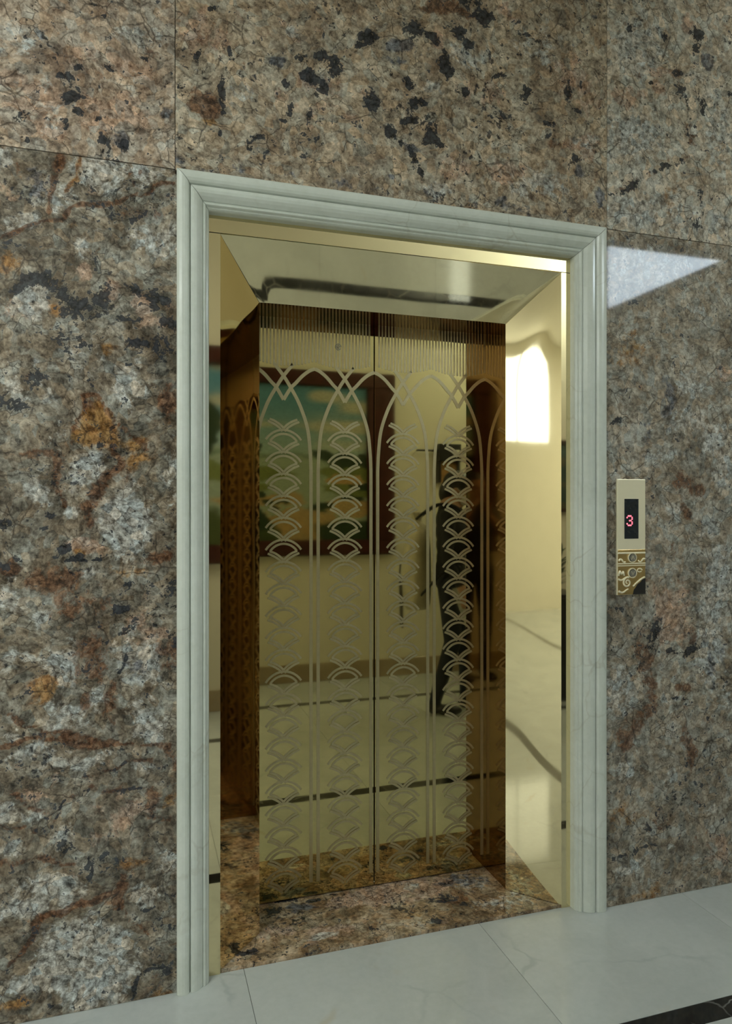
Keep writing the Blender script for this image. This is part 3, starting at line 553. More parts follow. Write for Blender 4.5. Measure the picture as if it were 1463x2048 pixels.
# ------------------------------------------------------------------ marble casing round the lift opening
PROFILE = [(0.00, 0.000), (0.00, 0.012), (0.02, 0.016), (0.07, 0.0195), (0.15, 0.0215), (0.24, 0.0215), (0.32, 0.019), (0.37, 0.014), (0.39, 0.007),
           (0.41, 0.006), (0.42, 0.012), (0.45, 0.0140), (0.52, 0.0145), (0.60, 0.0125), (0.68, 0.0075), (0.74, 0.002), (0.775, -0.001), (0.785, -0.005),
           (0.80, -0.005), (0.82, -0.002), (0.87, -0.003), (0.90, -0.007), (0.91, -0.010), (0.95, -0.012), (0.985, -0.017), (1.0, -0.022), (1.0, -0.047)]
casing = tag(empty('marble_door_surround', (0.835, 0, 0)), 'pale green-white moulded marble surround framing the gold elevator opening', 'door frame')
def loft(name, fa, fb):
    V, F = [], []
    for s, d in PROFILE:
        V.append(fa(s, d)); V.append(fb(s, d))
    for i in range(len(PROFILE)-1):
        F.append((2*i, 2*i+1, 2*i+3, 2*i+2))
    n = len(PROFILE)
    F.append(tuple(2*i for i in range(n)))
    F.append(tuple(2*i+1 for i in range(n-1, -1, -1)))
    bm = bmesh.new()
    vs = [bm.verts.new(v) for v in V]
    for f in F:
        bm.faces.new([vs[i] for i in f])
    o = from_bm(name, bm, M_CASING)
    return at(o, casing)
mx = lambda a, b, s: a+(b-a)*s
MIT = 0.0009
loft('side_moulding', lambda s, d: (mx(CL0, CL1, s), -d, 0.0005), lambda s, d: (mx(CL0, CL1, s), -d, mx(CT0, CT1, s)-MIT))
loft('side_moulding', lambda s, d: (mx(CR0, CR1, s), -d, 0.0005), lambda s, d: (mx(CR0, CR1, s), -d, mx(CT0, CT1, s)-MIT))
loft('head_moulding', lambda s, d: (mx(CL0, CL1, s)+MIT, -d, mx(CT0, CT1, s)), lambda s, d: (mx(CR0, CR1, s)-MIT, -d, mx(CT0, CT1, s)))

# ------------------------------------------------------------------ gold lift entrance frame
frame = tag(empty('elevator_entrance_frame', (0.838, 0.13, 0)), 'mirror-polished gold frame with splayed jambs and sloped header around the elevator doors', 'elevator frame')
def plate(name, P, n, bulge, mats, nu=16, nv=40):
    """sheet metal panel: P = four corners (u0v0, u1v0, u1v1, u0v1), n = face normal, bulge(u, v) metres along n"""
    P = [Vector(p) for p in P]; n = Vector(n).normalized()
    V, F = [], []
    for j in range(nv+1):
        for i in range(nu+1):
            u, v = i/nu, j/nv
            p = (P[0]*(1-u)+P[1]*u)*(1-v)+(P[3]*(1-u)+P[2]*u)*v
            V.append(p+n*bulge(u, v))
    w = nu+1
    for j in range(nv):
        for i in range(nu):
            k = j*w+i
            F.append((k, k+1, k+w+1, k+w))
    N = len(V)
    for p in P:
        V.append(p-n*0.0025)
    ed = [list(range(w)), [j*w+nu for j in range(nv+1)], [nv*w+i for i in range(nu, -1, -1)], [j*w for j in range(nv, -1, -1)]]
    for e, c in enumerate(ed):
        F.append(tuple(c[::-1])+(N+e, N+(e+1) % 4))
    F.append((N+3, N+2, N+1, N))
    bm = bmesh.new()
    vs = [bm.verts.new(v) for v in V]
    for f in F:
        bm.faces.new([vs[i] for i in f])
    big = [f for f in bm.faces]
    bmesh.ops.recalc_face_normals(bm, faces=big)
    me = bpy.data.meshes.new(name)
    bm.to_mesh(me); bm.free()
    me.polygons.foreach_set('use_smooth', [True]*len(me.polygons))
    me.set_sharp_from_angle(angle=0.5)
    o = link(name, me, mats)
    return at(o, frame)
S_ = math.sin
def bulge_right(u, v):
    b = 0.0006*S_(math.pi*u)
    b += 0.0022*math.exp(-((u-0.35)/0.30)**2-((v-0.955)/0.035)**2)
    b += 0.0009*math.exp(-((u-0.5)/0.4)**2-((v-0.31)/0.05)**2)
    return b
def bulge_left(u, v):
    b = -0.0006*S_(math.pi*u)
    b += 0.0016*math.exp(-((u-0.3)/0.35)**2-((v-0.95)/0.05)**2)
    return b
def bulge_head(u, v):
    e = min(u, 1-u)
    return 0.0016*math.exp(-(e/0.032)**2)
zb = 0.0005
zj = 0.0125
plate('side_jamb', [(JL0, YS, zj), (JL1, YJ, zj), (JL1, YJ, ZH1), (JL0, YS, ZH0)], (0.77, -0.635, 0), bulge_left, M_GOLD)
plate('side_jamb', [(JR0, YS, zj), (JR1, YJ, zj), (JR1, YJ, ZH1), (JR0, YS, ZH0)], (-0.80, -0.60, 0), bulge_right, M_GOLD)
plate('header', [(JL0, YS, ZH0), (JR0, YS, ZH0), (JR1, YJ, ZH1), (JL1, YJ, ZH1)], (0, -0.63, -0.77), bulge_head, M_GOLD, 60, 16)
flat = lambda u, v: 0.0
plate('face_strip', [(CL1-0.003, YS, zb), (JL0, YS, zb), (JL0, YS, ZH0), (CL1-0.003, YS, ZH0)], (0, -1, 0), flat, M_GOLD, 2, 8)
plate('face_strip', [(JR0, YS, zb), (CR1+0.003, YS, zb), (CR1+0.003, YS, ZH0), (JR0, YS, ZH0)], (0, -1, 0), flat, M_GOLD, 2, 8)
plate('face_strip', [(CL1-0.003, YS, ZH0+0.0025), (CR1+0.003, YS, ZH0+0.0025), (CR1+0.003, YS, CT1+0.004), (CL1-0.003, YS, CT1+0.004)], (0, -1, 0), flat, M_GOLD, 8, 2)
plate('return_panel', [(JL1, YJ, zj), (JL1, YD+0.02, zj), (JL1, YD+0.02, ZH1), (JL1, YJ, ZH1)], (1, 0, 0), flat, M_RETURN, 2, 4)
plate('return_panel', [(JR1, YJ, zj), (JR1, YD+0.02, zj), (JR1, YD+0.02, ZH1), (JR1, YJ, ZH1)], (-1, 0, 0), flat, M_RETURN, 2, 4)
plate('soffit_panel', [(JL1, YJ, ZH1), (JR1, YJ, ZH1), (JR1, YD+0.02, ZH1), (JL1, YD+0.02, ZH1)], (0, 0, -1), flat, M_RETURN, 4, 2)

# ------------------------------------------------------------------ sliding door panels with etched pattern
KD = 0.9929           # size of the etched pattern
PER = 0.2265            # one arch bay
SEAM = 0.8315
BW = 0.0125             # width of an etched line
YE = YD-0.0007
def ribbon(V, F, pts, w, y=0.0):
    n = len(pts); base = len(V)
    for i in range(n):
        a = pts[max(0, i-1)]; b = pts[min(n-1, i+1)]
        dx, dz = b[0]-a[0], b[1]-a[1]
        L = math.hypot(dx, dz) or 1
        nx, nz = -dz/L*w/2, dx/L*w/2
        V.append((pts[i][0]+nx, y, pts[i][1]+nz)); V.append((pts[i][0]-nx, y, pts[i][1]-nz))
    for i in range(n-1):
        k = base+2*i
        F.append((k, k+1, k+3, k+2))
def curve(pts, n=10):
    out = []
    P = [pts[0]]+list(pts)+[pts[-1]]
    for i in range(1, len(P)-2):
        p0, p1, p2, p3 = P[i-1], P[i], P[i+1], P[i+2]
        for k in range(n):
            t = k/n
            out.append(tuple(0.5*((2*p1[j])+(-p0[j]+p2[j])*t+(2*p0[j]-5*p1[j]+4*p2[j]-p3[j])*t*t+(-p0[j]+3*p1[j]-3*p2[j]+p3[j])*t**3) for j in (0, 1)))
    out.append(pts[-1])
    return out
def sheet(name, V, F, mat, parent, loc):
    """thin raised film: front faces and rims"""
    bm = bmesh.new()
    vs = [bm.verts.new(v) for v in V]
    fs = []
    for f in F:
        try:
            fs.append(bm.faces.new([vs[i] for i in f]))
        except ValueError:
            pass
    me = bpy.data.meshes.new(name)
    bm.to_mesh(me); bm.free()
    # face the room (-y)
    flip = [p for p in me.polygons if p.normal.y > 0]
    if flip:
        bm = bmesh.new(); bm.from_mesh(me)
        bmesh.ops.reverse_faces(bm, faces=[f for f in bm.faces if f.normal.y > 0])
        bm.to_mesh(me); bm.free()
    o = link(name, me, mat, parent)
    o.location = loc
    return o
LANCET = [(-0.034, 1.915), (0.0, 1.872), (0.0255, 1.832), (0.0585, 1.771), (0.0865, 1.690), (0.0965, 1.609), (0.1000, 1.539)]
ROUND = [(PER/2, 1.903), (0.093, 1.894), (0.0685, 1.875), (0.0445, 1.849), (0.0255, 1.829), (0.0, 1.787)]
def fan_mesh(v_only=False):
    V, F = [], []
    def arc(hw, top, drop):
        return [(hw*math.sin(t)/math.sin(0.95), top-drop*(1-math.cos(t))/(1-math.cos(0.95))) for t in [(-0.95+1.9*i/12) for i in range(13)]]
    w = 0.0080
    if not v_only:
        ribbon(V, F, arc(0.064, -0.003, 0.036), w)
        ribbon(V, F, arc(0.048, -0.0175, 0.026), w, -0.0002)
    for s in (-1, 1):
        ribbon(V, F, curve([(s*0.050, -0.0435), (s*0.030, -0.0515), (s*0.012, -0.0635), (0, -0.0755)], 5), w, -0.0003 if s > 0 else -0.0004)
        ribbon(V, F, curve([(s*0.057, -0.0515), (s*0.036, -0.0605), (s*0.016, -0.0735), (s*0.004, -0.0865)], 5), w, -0.0005 if s > 0 else -0.0006)
    return V, F
fan_data = {}
rnd = random.Random(3)
doors = []
for side in (-1, 1):
    xa, xb = (JL1-0.10, SEAM-0.0018) if side < 0 else (SEAM+0.0018, JR1+0.10)
    lab = ('mirror-gold sliding elevator door panel etched with arches, bearing the tiny round emblem' if side < 0 else
           'mirror-gold sliding elevator door panel etched with arches, on the call-button side')
    root = tag(empty('elevator_door_panel', ((xa+xb)/2, YD, 0.0165)), lab, 'elevator door', 'etched sliding elevator door panels')
    at(box('door_leaf', xa, xb, YD, YD+0.018, 0.017, 2.13, M_GOLDD, None, 0.0008), root)
    for bay in (0, 1):
        fx = SEAM+side*PER*KD*(0.5+bay)
        # interlaced arches of this bay
        V, F = [], []
        for s in (-1, 1):
            ribbon(V, F, [(s*a, b) for a, b in curve(LANCET, 8)]+[(s*0.1000, 1.2), (s*0.1000, 0.055)], BW, -0.0002 if s > 0 else 0.0)
            ribbon(V, F, [(s*a, b) for a, b in curve(ROUND, 8)], BW, -0.0004 if s > 0 else -0.0006)
        o = at(sheet('etched_arch', V, F, M_ETCH, None, (fx, YE, 1.4*(1-KD))), root)
        o.scale = (KD, 1, KD)
        for k in range(-1, 21):
            key = 'v' if k < 0 else 'f'
            loc = (fx, YE, 1.4*(1-KD)+KD*(1.683-0.0782*k))
            if key not in fan_data:
                o = sheet('etched_fan', *fan_mesh(k < 0), M_ETCH, None, loc)
                fan_data[key] = o.data
            else:
                o = link('etched_fan', fan_data[key], None)
                o.location = loc
            at(o, root)
            o.scale = (KD, 1, KD)
    # fluted band along the top
    V, F = [], []
    nfl = 18*2
    for i in range(nfl+6):
        x = SEAM+side*(0.0063+i*PER/18)
        if x < xa+0.01 or x > xb-0.01:
            continue
        ph = abs(((x-SEAM)/PER) % 1-0.5)
        ribbon(V, F, [(x, 2.105), (x, 1.905+0.02*(ph*2)**2)], 0.0068)
    fl = at(sheet('etched_flutes', V, F, M_ETCH, None, (0, YE, 0)), root)
    fl['kind'] = 'stuff'
    if side < 0:
        bm = bmesh.new()
        V, F = [], []
        ribbon(V, F, [(0.0105*math.cos(t), 0.0105*math.sin(t)) for t in [i*math.tau/24*0.93 for i in range(25)]], 0.0022)
        ribbon(V, F, [(0.0055*math.cos(t), 0.0055*math.sin(t)) for t in [0.2+i*5.2/16 for i in range(17)]]+[(-0.005, 0.0), (0.0055, 0.0005)], 0.0020)
        bm.free()
        o = sheet('emblem', V, F, plain('emblem_grey', (0.16, 0.18, 0.17), 0.4), None, (0.694, YE-0.0006, 1.984))
        at(o, root)
        o['label'] = 'small grey round emblem'
    doors.append(root)
# dark shaft behind the doors
shaft = structure(box('wall_shaft', 0.15, 1.55, 0.42, 0.46, 0.0, 2.4, M_DARKGAP))

# granite threshold
th = stone_panel('granite_threshold', 0.206, 1.454, 0.0505, 0.392, lambda a, b, d: (a, b, 0.0110-d), 0.02, GR_TH,
                 'D .52 .36 .03 .015 1;D .60 .345 .02 .012 1;D .47 .30 .03 .02 .7;D .70 .33 .015 .015 .6;D .32 .10 .05 .01 1;S .55 .31 .06 .03 .7;'
                 'K .8 .3 .15 .06 1;K .62 .13 .09 .04 .9;P .60 .12 .05 .02 .8;K 1.0 .3 .12 .08 .9;D 1.02 .21 .05 .025 .8;R 1.08 .2 .07 .04 .6;'
                 'D 1.10 .16 .04 .012 .6;S 1.15 .3 .10 .05 .6;P 1.17 .27 .06 .04 .7;P .97 .33 .03 .03 .7;D .86 .37 .03 .012 .8;D .74 .10 .02 .012 .9;'
                 'P 1.25 .13 .12 .05 .5;K .45 .18 .08 .04 .6;D .95 .10 .012 .02 .8;O .88 .14 .06 .03 .6;P .9 .09 .05 .02 .5', None, 0.008)
tag(th, 'polished tan and black granite threshold slab at the foot of the gold doors', 'threshold')

# ------------------------------------------------------------------ lift call plate on the wall
cp = tag(empty('elevator_call_plate', (1.667, 0, 1.095)), 'tall gold call plate with black floor display on the granite beside the elevator', 'call panel')
PX0, PX1, PZ0, PZ1 = 1.608, 1.726, 1.095, 1.503
at(box('plate', PX0, PX1, -0.008, 0.002, PZ0, PZ1, M_PLATE, None, 0.0012), cp)
scr = at(box('display', 1.637, 1.696, -0.0092, -0.006, 1.293, 1.434, M_SCREEN, None, 0.0006), cp)
scr['label'] = 'black display reading a red 3'
rows = ['01110', '10001', '00001', '00110', '00001', '10001', '01110']
bm = bmesh.new()
for r, row in enumerate(rows):
    for c, ch in enumerate(row):
        if ch == '1':
            bm_ball(bm, (1.6475+c*0.0052, -0.0094, 1.3735-r*0.0055), (0.0029, 0.0009, 0.0029), 8)
dg = from_bm('digit', bm, M_LED)
dg.parent = scr
dg.matrix_parent_inverse = scr.matrix_parent_inverse.copy()
dg.matrix_parent_inverse = Matrix.Identity(4)
dg['label'] = 'glowing red dot-matrix numeral 3'
def ring(bm, cx, cz, r, w, y0, y1, seg=28):
    """flat annulus extruded between y0 and y1"""
    for i in range(seg):
        a, b = math.tau*i/seg, math.tau*(i+1)/seg
        q = []
        for rr in (r-w, r):
            for t in (a, b):
                for y in (y0, y1):
                    q.append(bm.verts.new((cx+rr*math.cos(t), y, cz+rr*math.sin(t))))
        i0a, i1a, i0b, i1b, o0a, o1a, o0b, o1b = q
        for f in ((i0a, i0b, o0b, o0a), (i1a, o1a, o1b, i1b), (o0a, o0b, o1b, o1a), (i0a, i1a, i1b, i0b)):
            bm.faces.new(f)
for zc_, up in ((1.2265, True), (1.172, False)):
    bm = bmesh.new()
    bm_cone(bm, (1.668, -0.008, zc_), (1.668, -0.0145, zc_), 0.0138, 0.0128, 28)
    btn = at(from_bm('call_button', bm, M_STEEL), cp)
    bm = bmesh.new()
    ring(bm, 1.668, zc_, 0.0180, 0.0030, -0.0130, -0.008)
    rg = from_bm('button_ring', bm, M_PLATE); rg.parent = btn
    rg.matrix_parent_inverse = Matrix.Identity(4)
    bm = bmesh.new()
    s = 1 if up else -1
    for dx in (-1, 1):
        vs = [bm.verts.new((1.668+dx*a, -0.0148, zc_+s*b)) for a, b in ((0.0, 0.0075), (0.0, 0.0045), (0.0052, -0.0065), (0.0072, -0.0065))]
        bm.faces.new(vs)
    ar = from_bm('arrow', bm, M_PLATE); ar.parent = btn
    ar.matrix_parent_inverse = Matrix.Identity(4)
# reflection of gilded furniture in the lower third, put into shape and colour
at(box('reflection_ground', PX0+0.0015, PX1-0.0015, -0.0086, -0.0075, PZ0+0.0015, 1.254, M_REFLECTION), cp)
def moulding(za, zb2, d, m_):
    at(box('reflection_moulding', PX0+0.0015, PX1-0.0015, -d, -0.0080, za, zb2, m_, None, 0.0006), cp)
moulding(1.2495, 1.2545, 0.0100, M_REFLECTION)
moulding(1.2400, 1.2455, 0.0112, M_PLATE)
moulding(1.2035, 1.2075, 0.0112, M_PLATE)
moulding(1.1965, 1.2000, 0.0106, M_PLATE)
moulding(1.1905, 1.1935, 0.0100, M_REFLECTION)
def scroll(pts, r0, r1):
    bm = bmesh.new()
    for i in range(len(pts)-1):
        a = r0+(r1-r0)*i/(len(pts)-1)
        bm_cone(bm, (pts[i][0], -0.0092, pts[i][1]), (pts[i+1][0], -0.0092, pts[i+1][1]), a, a*0.98, 8)
    return at(from_bm('reflection_scroll', bm, M_PLATE, None, True), cp)
sp = [(1.648+0.019*(1-i/36)*math.cos(1.2+i*0.32), 1.139+0.019*(1-i/36)*math.sin(1.2+i*0.32)) for i in range(32)]
scroll(sp, 0.0036, 0.0022)
scroll([(1.611+0.0035*i, 1.152-0.004*math.sin(i*0.5)) for i in range(10)], 0.0034, 0.0024)
scroll([(1.672+0.0055*i, 1.124+0.0052*i-0.00018*i*i) for i in range(10)], 0.0028, 0.0034)
scroll([(1.612+0.004*i, 1.110-0.006*math.sin(i*0.45)) for i in range(11)], 0.0042, 0.002)
scroll([(1.611, 1.163), (1.616, 1.181), (1.623, 1.168), (1.630, 1.179), (1.635, 1.163)], 0.0032, 0.0032)
scroll([(1.700+0.010*math.cos(i*0.5), 1.181+0.006*math.sin(i*0.5)) for i in range(12)], 0.0024, 0.0018)
scroll([(1.612+0.004*i, 1.216+0.006*math.sin(i*0.8)) for i in range(8)], 0.0036, 0.0024)
scroll([(1.694+0.004*i, 1.216-0.006*math.sin(i*0.8)) for i in range(8)], 0.0024, 0.0036)
bm = bmesh.new()
pp = [(1.672, 1.0955), (1.7255, 1.0955), (1.7255, 1.152), (1.712, 1.148), (1.703, 1.138), (1.692, 1.132), (1.684, 1.121), (1.676, 1.112)]
vs = [bm.verts.new((a, -0.0090, b)) for a, b in pp]
f = bm.faces.new(vs)
ex = bmesh.ops.extrude_face_region(bm, geom=[f])
bmesh.ops.translate(bm, vec=(0, 0.0006, 0), verts=[v for v in ex['geom'] if isinstance(v, bmesh.types.BMVert)])
at(from_bm('reflection_inlay', bm, M_DARKGAP), cp)  # dark area of the modelled reflection

# ------------------------------------------------------------------ pictures on the opposite wall
def picture(name, xa, xb, za, zb, fw, paint, label, cat, wide=0.16):
    root = tag(empty(name, ((xa+xb)/2, YB, za)), label, cat)
    def rail(q):
        bm = bmesh.new()
        bm_box(bm, q[0], q[1], YB+0.002, YB+0.045, q[2], q[3])
        bmesh.ops.bevel(bm, geom=bm.edges[:], offset=0.010, segments=2, affect='EDGES')
        at(from_bm('frame_rail', bm, M_MAROON), root)
    rail((xa, xb, zb-fw, zb)); rail((xa, xb, za, za+fw))
    rail((xa, xa+wide, za+fw, zb-fw)); rail((xb-wide, xb, za+fw, zb-fw))
    ca, cb, da, db = xa+wide-0.01, xb-wide+0.01, za+fw-0.01, zb-fw+0.01
    nx, nz = 150, 100
    A, B = np.meshgrid(np.linspace(0, 1, nx+1), np.linspace(0, 1, nz+1))
    u = A.ravel(); v = B.ravel()
    V = [(ca+(cb-ca)*a, YB+0.018, da+(db-da)*b) for a, b in zip(u.tolist(), v.tolist())]
    w = nx+1
    F = [(j*w+i, j*w+i+w, j*w+i+w+1, j*w+i+1) for j in range(nz) for i in range(nx)]
    N = len(V)
    V += [(ca, YB+0.003, da), (cb, YB+0.003, da), (cb, YB+0.003, db), (ca, YB+0.003, db)]
    F.append((N, N+1, N+2, N+3))
    o = at(pydata('canvas', V, F, M_CANVAS), root)
    col = np.ones((len(V), 4), dtype=np.float32)
    col[:N, :3] = paint(u, v)
    a_ = o.data.color_attributes.new('brushwork', 'FLOAT_COLOR', 'POINT')
    a_.data.foreach_set('color', col.ravel())
    return root
def canvas_mat():
    t = NT('oil_on_canvas')
    a_ = t.n('ShaderNodeAttribute', attribute_name='brushwork')
    br = t.noise(t.vmath('MULTIPLY', t.co(), (14, 1, 40)), 3.0, 5, 0.65)
    tc = t.n('ShaderNodeCombineColor')
    s = t.step(br, 0.2, 0.8, 0.75, 1.25)
    for i in range(3):
        t.put(tc.inputs[i], s)
    t.set(color=t.mix(1.0, a_.outputs[0], tc.outputs[0], 'MULTIPLY'), rough=0.45)
    return t.m
M_CANVAS = canvas_mat()
def lay(c, m, col):
    m = np.clip(m, 0, 1)[:, None]
    return c*(1-m)+np.array(col)[None, :]*m
def sm(x, a, b):
    t = np.clip((x-a)/(b-a), 0, 1)
    return t*t*(3-2*t)
def landscape(u, v):
    """river valley with trees, meadow and a sandy path under a blue evening sky"""
    un = u+(vnoise(u, v, 14)-0.5)*0.05+(vnoise(u+2, v, 40)-0.5)*0.02
    vn = v+(vnoise(u+5, v+1, 14)-0.5)*0.06+(vnoise(u, v+3, 40)-0.5)*0.03
    c = np.zeros((len(u), 3))+np.array((0.10, 0.26, 0.33))
    c = lay(c, sm(1-v, 0.05, 0.55), (0.33, 0.42, 0.36))
    c = lay(c, sm(vnoise(u*1.0, v*2.2, 7), 0.5, 0.85)*sm(v, 0.5, 0.7)*0.8, (0.55, 0.50, 0.34))
    c = lay(c, sm(0.56-v, 0, 0.02), (0.30, 0.36, 0.26))                       # far river
    c = lay(c, sm(0.555-vn, 0, 0.01)*sm(vn, 0.50, 0.52)*0.6, (0.10, 0.16, 0.09))  # far woods
    def bank(x, y, rx, ry, col, k=1.0):
        nonlocal c
        r = ((un-x)/rx)**2+((vn-y)/ry)**2
        c = lay(c, (1-sm(r, 0.7, 1.1))*k, col)
    meadow, dark, sand = (0.16, 0.19, 0.05), (0.020, 0.040, 0.014), (0.42, 0.27, 0.10)
    for q in ((0.56, 0.44, 0.16, 0.03), (0.50, 0.36, 0.14, 0.03), (0.97, 0.45, 0.16, 0.06), (0.94, 0.33, 0.14, 0.05), (0.30, 0.42, 0.20, 0.06)):
        bank(*q, meadow)
    bank(0.90, 0.40, 0.06, 0.03, sand); bank(0.55, 0.26, 0.20, 0.05, sand, 0.9); bank(0.92, 0.22, 0.14, 0.05, sand, 0.9)
    bank(0.72, 0.13, 0.16, 0.08, sand, 0.9); bank(0.72, 0.05, 0.10, 0.06, sand, 0.8)
    bank(0.5, 0.06, 0.14, 0.10, (0.05, 0.07, 0.02)); bank(0.95, 0.06, 0.18, 0.09, dark); bank(0.2, 0.1, 0.3, 0.15, (0.06, 0.08, 0.02))
    for q in ((0.455, 0.62, 0.05, 0.10), (0.52, 0.58, 0.035, 0.05), (0.53, 0.30, 0.05, 0.03), (0.47, 0.38, 0.04, 0.02), (0.55, 0.13, 0.05, 0.06),
              (0.80, 0.55, 0.04, 0.03), (0.90, 0.53, 0.07, 0.06), (0.99, 0.52, 0.05, 0.05), (0.97, 0.36, 0.06, 0.03), (0.93, 0.27, 0.05, 0.025), (0.80, 0.22, 0.06, 0.03),
              (0.30, 0.66, 0.09, 0.16), (0.18, 0.58, 0.08, 0.10), (0.05, 0.5, 0.08, 0.1), (0.62, 0.24, 0.05, 0.02)):
        bank(*q, dark)
    return np.minimum(c*1.05, 0.8)
def dusky(u, v):
    c = np.zeros((len(u), 3))+np.array((0.035, 0.06, 0.05))
    c = lay(c, sm(v, 0.6, 1.0), (0.08, 0.13, 0.12))
    return lay(c, sm(vnoise(u, v, 6), 0.5, 0.8)*0.7, (0.12, 0.10, 0.05))
picture('landscape_painting', -0.45, 2.052, 1.02, 2.515, 0.125, landscape, 'long oil landscape in a wide maroon frame, mirrored in the gold doors', 'painting', 0.24)
picture('framed_picture', 3.05, 3.52, 1.37, 1.95, 0.03, dusky, 'small dark picture in a slim maroon frame above the black planter', 'picture', 0.03)

# ------------------------------------------------------------------ black box with a rod on the opposite wall
wb = tag(empty('wall_notice_box', (2.54, YB, 1.62)), 'black wall box with amber front, white label and long thin rod', 'wall box')
at(box('housing', 2.437, 2.640, YB+0.001, YB+0.07, 1.800, 1.950, M_BLACK, None, 0.004), wb)
at(box('label_card', 2.565, 2.625, YB+0.0705, YB+0.072, 1.855, 1.900, plain('white_card', (0.75, 0.75, 0.70), 0.6)), wb)
for xa in (2.437, 2.612):
    at(box('side_post', xa, xa+0.022, YB+0.001, YB+0.06, 1.62, 1.800, M_BLACK, None, 0.002), wb)
at(box('amber_front', 2.459, 2.612, YB+0.001, YB+0.03, 1.62, 1.800, plain('amber_print', (0.36, 0.20, 0.07), 0.4, var=0.5, scale=9)), wb)
bm = bmesh.new()
bm_cone(bm, (2.25, YB+0.035, 1.893), (2.86, YB+0.035, 1.893), 0.008, 0.008, 10)
bm_cone(bm, (2.26, YB+0.001, 1.893), (2.26, YB+0.035, 1.893), 0.006, 0.006, 8)
bm_cone(bm, (2.85, YB+0.001, 1.893), (2.85, YB+0.035, 1.893), 0.006, 0.006, 8)
at(from_bm('rod', bm, M_BLACK), wb)

# ------------------------------------------------------------------ planter
pl = tag(empty('planter', (2.93, -2.42, 0)), 'tall black tapered planter standing below the small dark picture', 'planter')
bm = bmesh.new()
vs = bm_box(bm, 2.76, 3.10, -2.59, -2.25, 0.0, 0.78)
for v in vs:
    if v.co.z < 0.1:
        v.co.x = 2.93+(v.co.x-2.93)*0.72
        v.co.y = -2.42+(v.co.y+2.42)*0.72
bmesh.ops.bevel(bm, geom=bm.edges[:], offset=0.008, segments=2, affect='EDGES')
at(from_bm('pot', bm, M_BLACK), pl)
at(box('rim', 2.752, 3.108, -2.598, -2.242, 0.752, 0.785, M_BLACK, None, 0.004), pl)
plant = tag(empty('leafy_plant', (2.93, -2.42, 0.785)), 'dark green leafy plant growing in the tall black planter', 'plant')
M_LEAF = plain('dark_leaf', (0.022, 0.048, 0.014), 0.4, var=0.4, scale=20)
M_STEM = plain('brown_stem', (0.06, 0.035, 0.018), 0.8)
V = []; F = []
for i in range(7):
    t = i/6
    wd = 0.028*math.sin(math.pi*min(1, t*0.93+0.05))+0.001
    V += [(-wd, t*0.20, 0.02-0.07*t*t+0.006), (0, t*0.20, 0.02-0.07*t*t), (wd, t*0.20, 0.02-0.07*t*t+0.006)]
for i in range(6):
    k = 3*i
    F += [(k, k+1, k+4, k+3), (k+1, k+2, k+5, k+4)]
leaf0 = None
for i in range(26):
    a = i*2.399; lv = (i % 9)/9
    if leaf0 is None:
        o = pydata('leaf', V, F, M_LEAF, plant, True); leaf0 = o.data
    else:
        o = link('leaf', leaf0, None, plant)
    o.location = (0.03*math.cos(a), 0.03*math.sin(a), 0.01+0.20*lv)
    o.rotation_euler = (0.55+0.35*rnd.random()+0.45*lv, 0, a)
    k = rnd.uniform(0.8, 1.15)
    o.scale = (k, k, k)
bm = bmesh.new()
for i in range(4):
    a = i*1.7
    bm_cone(bm, (0.05*math.cos(a), 0.05*math.sin(a), -0.02), (0.02*math.cos(a), 0.02*math.sin(a), 0.24), 0.007, 0.004, 7)
from_bm('stem', bm, M_STEM, plant)

# ------------------------------------------------------------------ people
M_SKIN = plain('skin', (0.42, 0.25, 0.16), 0.5)
M_HAIR = plain('black_hair', (0.010, 0.009, 0.009), 0.45, var=0.3, scale=120)
M_CLOTH_BLACK = plain('black_cloth', (0.012, 0.012, 0.014), 0.85)
M_CLOTH_NAVY = plain('dark_navy_cloth', (0.014, 0.017, 0.026), 0.85)
M_CLOTH_CREAM = plain('cream_canvas', (0.60, 0.55, 0.42), 0.85, var=0.08)
M_SHOE = plain('dark_shoe_leather', (0.012, 0.011, 0.011), 0.4)
M_WHITE = plain('white_mask_cloth', (0.72, 0.72, 0.68), 0.8)
M_EYE = plain('eye', (0.02, 0.015, 0.012), 0.2)
M_LIP = plain('lip', (0.32, 0.12, 0.09), 0.5)

